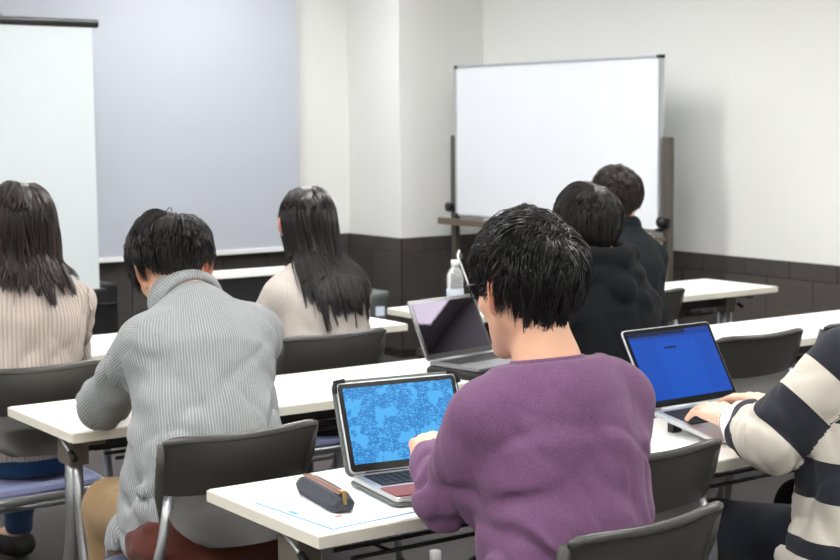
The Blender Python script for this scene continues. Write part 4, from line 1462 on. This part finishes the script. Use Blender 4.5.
def hr(J, Mh, f, e, root):
    long_hair(J, Mh, f, M['hair_long'], e, root, seed=6, n=4200, zend=0.885, drift=0.02, part=-0.1, lift=0.022, gather=(2.672, 4.24, 1.2), wid=0.0040)
make_person(J, 'person with long straight black hair in a plain beige sweater', Mh, top, M['beige'], M['darkwool'], hr, 'skin_pale', h=0.008, neck_r=0.048,
            legs=dict(rt=0.082, rk=0.062, ra=0.046, wp=0.155))

# ---- person in the black hoodie
J = skeleton(2.895, 3.20, -4, chest=0.07, neck=0.11, head=0.165, side=0.02, sw=0.160, zc=0.87, zn=1.005, zh=1.138)
J['SR'] = J['SR'] - V(0.022, 0, 0)
J['EL'], J['WL'] = V(2.735, 3.36, 0.76), V(2.88, 3.56, 0.765)
J['ER'], J['WR'] = V(3.035, 3.36, 0.76), V(2.97, 3.56, 0.765)
Mh = rotm(-14, 8, 0)
nk = J['neck']
def hood(P, d):
    nk = J['neck'] + V(0, 0, 0.022)
    h_ = ell(P, nk + V(0.0, -0.050, -0.012), (0.120, 0.070, 0.050))
    for (a_, b_2, r0, r1) in ((V(-0.095, 0.045, 0.055), V(-0.07, -0.05, 0.045), 0.026, 0.030), (V(0.095, 0.045, 0.055), V(0.07, -0.05, 0.045), 0.026, 0.030),
                             (V(-0.07, -0.05, 0.045), V(0.0, -0.085, 0.035), 0.030, 0.032), (V(0.07, -0.05, 0.045), V(0.0, -0.085, 0.035), 0.030, 0.032),
                             (V(-0.105, 0.0, 0.005), V(-0.02, -0.120, -0.045), 0.030, 0.038), (V(0.115, 0.0, 0.0), V(-0.02, -0.120, -0.045), 0.034, 0.038),
                             (V(-0.075, -0.085, -0.05), V(0.05, -0.125, -0.085), 0.026, 0.034), (V(0.105, -0.05, -0.045), V(0.04, -0.125, -0.085), 0.030, 0.034)):
        h_ = smin(h_, cap(P, nk + a_, nk + b_2, r0, r1), 0.010)
    h_ = h_ - vnoise(P, 24, 77) * 0.010
    h_ = smax(h_, -cap(P, nk - V(0, -0.01, 0.05), J['head'], 0.062, 0.066), 0.008)
    return smin(d, h_, 0.010)
top = dict(wp=0.168, ww=0.160, wc=0.160, kf=1.34, sh=0.056, arm=(0.058, 0.058, 0.042), seed=51, noise=0.014, crease=1.3, hem=0.49, neck_up=0.035, extra=hood)
def hr(J, Mh, f, e, root):
    short_hair(J, Mh, M['hair_soft'], e, root, seed=12, n=4400, whorl=(0.12, -0.45, 0.88), lift=0.018, top_len=0.105, nape_len=0.062, messy=0.25, clumps=300, wid=0.0030)
make_person(J, 'person in a black hooded sweatshirt seated behind the purple sweater', Mh, top, M['hoodie'], M['darkwool'], hr, h=0.008, top_name='hoodie', collar=False)

# ---- person in the dark jacket, farthest
J = skeleton(3.985, 4.33, 0, chest=0.06, neck=0.09, head=0.13, side=0.04, sw=0.145, zc=0.87, zn=1.005, zh=1.136)
J['WR'], J['WL'] = V(4.14, 4.70, 0.755), V(3.90, 4.70, 0.755)
J['ER'], J['EL'] = V(4.18, 4.45, 0.745), V(3.80, 4.48, 0.745)
Mh = rotm(-10, 6, 2)
top = dict(wp=0.165, ww=0.158, wc=0.158, kf=1.36, sh=0.056, arm=(0.058, 0.056, 0.040), seed=61, noise=0.012, hem=0.50, neck_up=0.03)
def hr(J, Mh, f, e, root):
    short_hair(J, Mh, M['hair_brown'], e, root, seed=15, n=3600, whorl=(0.06, -0.55, 0.82), lift=0.018, top_len=0.085, nape_len=0.040, messy=0.45, clumps=300, wid=0.0036)
fe, ft, ff, froot = make_person(J, 'person in a dark grey jacket seated in the far row before the whiteboard', Mh, top, M['jacket'], M['darkwool'], hr, h=0.009, top_name='jacket')
ax = J['head'] + V(0, 0, -0.05) - J['neck']; ax = ax / np.linalg.norm(ax)
ring('collar', J['neck'] + ax * 0.03, ax, 0.074, 0.009, (1.03, 0.97), M['jacket'], ft, froot, thick=2.6)

# ---- person in the striped sweater, right edge
J = skeleton(2.645, 2.08, -10, chest=0.05, neck=0.065, head=0.09, side=0.155, sw=0.195, zc=0.88, zn=1.03, zh=1.165)
J['SL'] = V(2.575, 2.13, 0.945)
J['EL'], J['WL'] = V(2.445, 2.215, 0.782), V(2.575, 2.455, 0.772)
J['ER'], J['WR'] = V(2.95, 2.28, 0.775), V(2.785, 2.495, 0.772)
J['hdL'] = (V(0.28, 1.0, 0.06), V(-0.15, 0, 1), dict(curl=0.42, spread=0.10, thumb=0.6, size=1.08))
J['hdR'] = (V(0.02, 1.0, 0.05), V(0.1, 0, 1), dict(curl=0.42, spread=0.10, thumb=0.6, size=1.08))
J['KL'], J['AL'], J['TL'] = V(2.53, 2.46, 0.515), V(2.52, 2.42, 0.10), V(2.50, 2.60, 0.03)
Mh = rotm(-4, 14, 0)
top = dict(wp=0.225, ww=0.215, wc=0.185, kf=1.12, sh=0.062, arm=(0.080, 0.076, 0.050), seed=71, noise=0.014, hem=0.51, neck_up=0.02, cuff=0.030, karm=0.02,
           folds=[((2.47, 2.17, 0.86), (2.42, 2.22, 0.80), 0.02, 0.008), ((2.50, 2.12, 0.90), (2.50, 2.05, 0.80), 0.02, 0.008)])
def hr(J, Mh, f, e, root):
    short_hair(J, Mh, M['hair_black'], e, root, seed=18, n=2600, messy=0.4, wid=0.0034, top_len=0.09, nape_len=0.05)
se, st, sf, sroot = make_person(J, 'person in a navy and cream striped sweater typing at the right edge', Mh, top, M['striped'], M['navy_cloth'], hr, 'skin_pale', h=0.006,
            legs=dict(rt=0.092, rk=0.075, ra=0.06))
M['creamrib'] = knit('cream_ribbed_band', srgb(206, 200, 188), srgb(228, 224, 214), 0.009, 0.7, 520, 0.3, 0.12)
ring('hem_band', J['pel'] + V(0, 0, -0.022), V(0.0, 0.0, 1.0), 0.222, 0.020, (1.0, 0.90), M['creamrib'], st, sroot, seg=64, thick=1.5)
# ------------------------------------------------------------------ laptops
def screen_blue():
    t = NT('map_screen')
    uv = t.n('ShaderNodeTexCoord').outputs['Object']
    base = srgb(76, 178, 242)
    n1 = t.noise(22, 3, 0.55, uv)
    vor = t.n('ShaderNodeTexVoronoi', feature='DISTANCE_TO_EDGE', distance='EUCLIDEAN')
    vor.inputs['Scale'].default_value = 60
    wv = t.n('ShaderNodeVectorMath', operation='ADD')
    t.l(uv, wv.inputs[0])
    nz = t.n('ShaderNodeTexNoise'); nz.inputs['Scale'].default_value = 45
    t.l(uv, nz.inputs['Vector'])
    sc = t.n('ShaderNodeVectorMath', operation='SCALE'); sc.inputs['Scale'].default_value = 0.02
    t.l(nz.outputs['Color'], sc.inputs[0]); t.l(sc.outputs[0], wv.inputs[1])
    t.l(wv.outputs[0], vor.inputs['Vector'])
    brk = t.n('ShaderNodeTexBrick')
    mpb = t.n('ShaderNodeMapping'); mpb.inputs['Rotation'].default_value = (R(90), R(24), 0)
    t.l(wv.outputs[0], mpb.inputs['Vector']); t.l(mpb.outputs[0], brk.inputs['Vector'])
    brk.inputs['Scale'].default_value = 42; brk.inputs['Mortar Size'].default_value = 0.035
    lines = t.math('MAXIMUM', t.math('LESS_THAN', vor.outputs['Distance'], 0.035), brk.outputs['Fac'])
    fine = t.n('ShaderNodeTexVoronoi', feature='DISTANCE_TO_EDGE'); fine.inputs['Scale'].default_value = 230
    t.l(wv.outputs[0], fine.inputs['Vector'])
    l2 = t.math('LESS_THAN', fine.outputs['Distance'], 0.12)
    l2 = t.math('MULTIPLY', l2, t.math('GREATER_THAN', t.noise(60, 2, 0.5, uv), 0.5))
    town = t.math('GREATER_THAN', n1, 0.46)
    blocks = t.math('MULTIPLY', t.math('GREATER_THAN', t.noise(120, 2, 0.6, uv), 0.56), town)
    k = t.math('MINIMUM', t.math('ADD', t.math('MULTIPLY', t.math('MAXIMUM', lines, l2), town), t.math('MULTIPLY', blocks, 0.5)), 1.0)
    sep = t.n('ShaderNodeSeparateXYZ'); t.l(uv, sep.inputs[0])
    bar = t.math('GREATER_THAN', sep.outputs['Z'], 0.1835)
    c = t.mix(t.math('MULTIPLY', k, 0.8), base, srgb(14, 108, 190))
    c = t.mix(bar, c, srgb(30, 120, 190))
    t.set(Base_Color=(0.01, 0.01, 0.012, 1), Roughness=0.25, Specular_IOR_Level=0.15, Emission_Color=c, Emission_Strength=1.0)
    return t.m

def screen_deep():
    t = NT('document_screen')
    uv = t.n('ShaderNodeTexCoord').outputs['Object']
    sep = t.n('ShaderNodeSeparateXYZ'); t.l(uv, sep.inputs[0])
    X, Z = sep.outputs['X'], sep.outputs['Z']
    c = t.mix(t.noise(30, 2, 0.5, uv), srgb(0, 70, 178), srgb(0, 80, 190))
    page = t.math('MULTIPLY', t.math('MULTIPLY', t.math('GREATER_THAN', X, -0.06), t.math('LESS_THAN', X, 0.075)), t.math('LESS_THAN', Z, 0.168))
    c = t.mix(t.math('MULTIPLY', page, 0.6), c, srgb(0, 84, 196))
    bar = t.math('GREATER_THAN', Z, 0.181)
    c = t.mix(bar, c, srgb(8, 62, 150))
    tabs = t.math('MULTIPLY', t.math('GREATER_THAN', Z, 0.1875), t.math('LESS_THAN', X, 0.055))
    c = t.mix(tabs, c, srgb(10, 28, 66))
    ttl = t.math('MULTIPLY', t.math('MULTIPLY', t.math('GREATER_THAN', X, -0.035), t.math('LESS_THAN', X, 0.008)), t.math('MULTIPLY', t.math('GREATER_THAN', Z, 0.150), t.math('LESS_THAN', Z, 0.156)))
    c = t.mix(t.math('MULTIPLY', ttl, 0.85), c, srgb(8, 20, 60))
    t.set(Base_Color=(0.01, 0.01, 0.012, 1), Roughness=0.25, Specular_IOR_Level=0.15, Emission_Color=c, Emission_Strength=1.0)
    return t.m
M['screen_map'] = screen_blue()
M['screen_doc'] = screen_deep()
M['screen_off'] = plain('glossy_dark_screen', srgb(8, 6, 10), 0.02, var=0.05, Specular_IOR_Level=0.3, Specular_Tint=(0.85, 0.7, 1.0, 1))

def laptop(loc, yaw, w_, lid, tilt, rise, dd, body, screen, label, case=False, stand=None, red=False):
    """hinge-left corner at loc; yaw, lid tilt back from vertical, rear rise of the base"""
    hl = Vector(loc)
    r_ = Vector((math.cos(yaw), math.sin(yaw), 0))
    mid = hl + r_ * w_ / 2
    e = empty('laptop', (mid.x, mid.y, TZ), yaw, label, 'laptop')
    hz = loc[2] - TZ
    pit = math.asin(rise / dd) if rise else 0.0
    xb = Matrix.Translation((0, 0, hz)) @ Matrix.Rotation(pit, 4, 'X')
    th = 0.012
    xs = xb @ Matrix.Translation((0, -dd / 2, -th))
    bo = MB().slab(w_, dd, th, 0.012, (0, 0, 0), 0.003, xf=xs).build('base', body, e)
    ks = MB()
    kw, kd = w_ * 0.86, dd * 0.42
    top_ = xb @ Matrix.Translation((0, -0.022, 0.0))
    MB().slab(kw + 0.006, kd + 0.006, 0.0006, 0.004, (0, -kd / 2, 0), 0.0001, xf=top_).build('keyboard_bed', M['keys'] if body is M['lap_alu'] else body, bo)
    nr, nc = 6, 14
    for i in range(nr):
        for j in range(nc):
            kx = -kw / 2 + (j + 0.5) * kw / nc
            ky = -(i + 0.5) * kd / nr
            if i == nr - 1 and 4 <= j <= 8:
                if j == 6:
                    ks.slab(kw / nc * 4.8, kd / nr * 0.82, 0.0022, 0.0015, (kx, ky, 0), 0.0003, 2, xf=top_)
                continue
            ks.slab(kw / nc * 0.84, kd / nr * 0.82, 0.0022, 0.0015, (kx, ky, 0), 0.0003, 2, xf=top_)
    tag(ks.build('keys', M['keys'], bo), kind='stuff')
    MB().slab(w_ * 0.36, dd * 0.34, 0.0006, 0.004, (0, -dd * 0.79, 0.0), 0.0001, xf=xb).build('trackpad', body, bo)
    if red:
        for sx in (-1, 1):
            MB().slab(w_ * 0.30, dd * 0.36, 0.0025, 0.004, (sx * w_ * 0.34, -dd * 0.80, 0.0), 0.0006, xf=xb).build('palm_rest', M['leather'], bo)
    # lid stands in its own frame: z up along the panel
    lm = Matrix.Translation((0, 0.004, hz)) @ Matrix.Rotation(-tilt, 4, 'X')
    up_ = Matrix.Rotation(R(90), 4, 'X')
    shell = MB().slab(w_, lid, 0.0055, 0.012, (0, lid / 2, -0.0045), 0.0015, xf=lm @ up_).build('lid', body, e)
    MB().slab(w_ - 0.006, lid - 0.006, 0.0008, 0.010, (0, lid / 2, 0.0012), 0.0002, xf=lm @ up_).build('bezel', M['bezel'], shell)
    sm = MB().slab(w_ - 0.026, lid - 0.032, 0.0008, 0.002, (0, lid / 2 + 0.003, 0), 0.0001, xf=up_)
    so = sm.build('screen', screen, shell)
    so.matrix_local = lm @ Matrix.Translation((0, -0.0022, 0))
    MB().tube([(-w_ * 0.38, 0.002, hz - 0.003), (w_ * 0.38, 0.002, hz - 0.003)], 0.0055, 10).build('hinge', M['black'] if case else body, e)
    if case:
        cs = MB().slab(w_ + 0.014, lid + 0.012, 0.007, 0.018, (0, lid / 2 + 0.001, -0.0115), 0.002, xf=lm @ up_)
        ce = cs.build('case_shell', M['case'], e)
        for sx in (-1, 1):
            MB().tube([tuple(lm @ Vector((sx * (w_ / 2 - 0.02), -0.003, lid + 0.004))), tuple(lm @ Vector((sx * (w_ / 2 + 0.002), -0.004, lid + 0.002))), tuple(lm @ Vector((sx * (w_ / 2 + 0.005), -0.003, lid - 0.022)))], 0.005, 8).build('corner_grip', M['rubber'], ce)
        MB().slab(w_ + 0.010, dd + 0.006, 0.008, 0.016, (0, -dd / 2, -th - 0.0075), 0.002, xf=xb).build('case_bottom', M['case'], e)
    if rise:
        for sx in (-1, 1):
            MB().box((sx * w_ * 0.36, -0.035, (hz - 0.018) / 2), (0.03, 0.02, hz - 0.018), 0.003).build('riser_foot', M['black'], e)
        MB().box((0, -dd * 0.965, 0.002), (w_ * 0.8, 0.008, 0.004), 0.001).build('front_foot', M['black'], e)
    if stand:
        MB().slab(w_ + 0.03, dd + 0.012, hz - th - 0.0005, 0.03, (-0.004, -dd / 2 - 0.002, 0.0), 0.006).build('sleeve', M['rubber'], e)
    return e

laptop((1.692, 2.690, 0.722), -0.152, 0.285, 0.196, 0.388, 0.0, 0.222, M['lap_alu'], M['screen_map'],
       'open laptop in a grey case with a bright blue map on its screen', case=True, red=True)
laptop((2.572, 2.718, 0.752), 0.016, 0.308, 0.211, 0.533, 0.037, 0.219, M['lap_alu'], M['screen_doc'],
       'raised silver laptop with a deep blue screen in front of the striped sweater')
laptop((2.642, 3.759, 0.735), 0.174, 0.295, 0.195, 0.448, 0.0, 0.21, M['lap_grey'], M['screen_off'],
       'grey laptop with a dark screen on a black sleeve on the middle table', stand=True)
laptop((3.665, 4.86, 0.713), R(52), 0.24, 0.225, 0.36, 0.0, 0.17, M['white_bar'], M['screen_off'],
       'white laptop seen edge-on on the far table beside the water bottle')

# ------------------------------------------------------------------ water bottle
wbq = empty('water_bottle', (3.49, 4.78, TZ), 0, 'clear plastic water bottle with a white cap on the far table', 'bottle')
prof = [(0.026, 0.0), (0.031, 0.006), (0.0325, 0.02)]
for k in range(7):
    z = 0.03 + k * 0.016
    prof += [(0.0325, z), (0.0305, z + 0.005), (0.0325, z + 0.010)]
prof += [(0.0325, 0.150), (0.030, 0.165), (0.020, 0.185), (0.0135, 0.193), (0.0125, 0.205)]
MB().lathe(prof, 24).build('bottle_body', M['pet'], wbq)
MB().lathe([(0.0145, 0.198), (0.0155, 0.200), (0.0155, 0.216), (0.014, 0.219)], 20).build('cap', M['white_bar'], wbq)
MB().lathe([(0.0328, 0.065), (0.0331, 0.066), (0.0331, 0.104), (0.0328, 0.105)], 24).build('label_band', M['label'], wbq)

# ------------------------------------------------------------------ papers and pencil case
A1, A2, A3 = Vector((1.476, 2.684)), Vector((1.453, 2.413)), Vector((1.66, 2.402))
pp = empty('handout_sheet', (1.565, 2.55, TZ), 0, 'white handout sheet with a light blue border under the pencil case', 'paper')
rot = Matrix.Rotation(R(4), 3, 'Z')
MB().box((0, 0, 0.0006), (0.21, 0.275, 0.0008), rot=rot).build('sheet', M['paper'], pp)
for (cx, cy, sx, sy) in ((-0.099, 0.0, 0.0045, 0.268), (0.0, -0.131, 0.20, 0.0040)):
    MB().box(rot @ Vector((cx, cy, 0.0016)), (sx, sy, 0.0008), rot=rot).build('printed_border', M['cyan'], pp)
MB().box(rot @ Vector((-0.035, -0.06, 0.0012)), (0.016, 0.010, 0.0003), rot=rot).build('printed_mark', M['redprint'], pp)
MB().box(rot @ Vector((-0.085, 0.02, 0.0012)), (0.012, 0.030, 0.0003), rot=rot).build('printed_mark', M['cyan'], pp)
MB().box(rot @ Vector((0.06, -0.035, 0.0012)), (0.006, 0.004, 0.0003), rot=rot).build('printed_mark', M['cyan'], pp)
p2 = empty('notebook_sheet', (1.63, 2.545, TZ), 0, 'plain white sheet lying half under the handout on the nearest table', 'paper')
MB().box((0, 0, 0.00015), (0.20, 0.28, 0.0003), rot=Matrix.Rotation(R(1), 3, 'Z')).build('sheet', M['paper'], p2)

# felt pencil case: hexagonal section, pinched ends, copper zip with a brass pull
c0, c1 = Vector((1.588, 2.70)), Vector((1.556, 2.500))
ang = math.atan2(c1.y - c0.y, c1.x - c0.x)
pc = empty('pencil_case', ((c0.x + c1.x) / 2, (c0.y + c1.y) / 2, TZ + 0.0015), ang, 'charcoal felt pencil case with a copper zip lying on the handout', 'pencil case')
Lp = 0.205
sec = [(-0.021, 0.0), (0.021, 0.0), (0.028, 0.016), (0.016, 0.036), (-0.016, 0.036), (-0.028, 0.016)]
vs, fs = [], []
xs_ = [(-Lp / 2 - 0.004, 0.55, 0.010), (-Lp / 2, 0.80, 0.004), (-Lp / 2 + 0.020, 1.0, 0), (0, 1.03, 0), (Lp / 2 - 0.020, 1.0, 0), (Lp / 2, 0.80, 0.004), (Lp / 2 + 0.004, 0.55, 0.010)]
for (x, s, zl) in xs_:
    for (y, z) in sec:
        vs.append((x, y * s, zl + z * (s if z > 0.02 else 1) * (1 if zl == 0 else 0.9)))
for i in range(len(xs_) - 1):
    for k in range(6):
        j = (k + 1) % 6
        fs.append((i * 6 + k, i * 6 + j, (i + 1) * 6 + j, (i + 1) * 6 + k)[::-1])
fs.append(tuple(range(6))); fs.append(tuple(6 * (len(xs_) - 1) + k for k in range(6))[::-1])
bm = bmesh.new()
me = mesh('felt_body', vs, fs)
bm.from_mesh(me)
bmesh.ops.recalc_face_normals(bm, faces=bm.faces[:])
bmesh.ops.bevel(bm, geom=bm.edges[:], offset=0.0022, segments=2, profile=0.6, affect='EDGES')
bm.to_mesh(me); bm.free()
obj('felt_body', me, M['felt'], pc)
for sy in (-1, 1):
    MB().box((0, sy * 0.0065, 0.0366), (Lp - 0.012, 0.0055, 0.0015), 0.0005).build('zip_tape', M['copper'], pc)
MB().box((0, 0, 0.0370), (Lp - 0.014, 0.004, 0.0018), 0.0004).build('zip_teeth', M['copper'], pc)
zp = MB().box((Lp / 2 - 0.010, 0, 0.041), (0.012, 0.009, 0.005), 0.001).build('zip_slider', M['brass'], pc)
MB().box((Lp / 2 + 0.006, -0.002, 0.030), (0.004, 0.007, 0.022), 0.001, rot=Matrix.Rotation(R(-12), 3, 'Y')).build('zip_pull', M['brass'], zp)

fb = empty('white_bottle', (2.565, 3.62, 0), 0, 'small white plastic bottle on the carpet under the nearest table', 'bottle')
MB().lathe([(0.030, 0.0), (0.034, 0.006), (0.034, 0.14), (0.030, 0.155), (0.014, 0.168), (0.013, 0.175)], 20).build('bottle_body', M['white_bar'], fb)
MB().lathe([(0.016, 0.172), (0.017, 0.174), (0.017, 0.198), (0.015, 0.2)], 16).build('cap', M['white_bar'], fb)
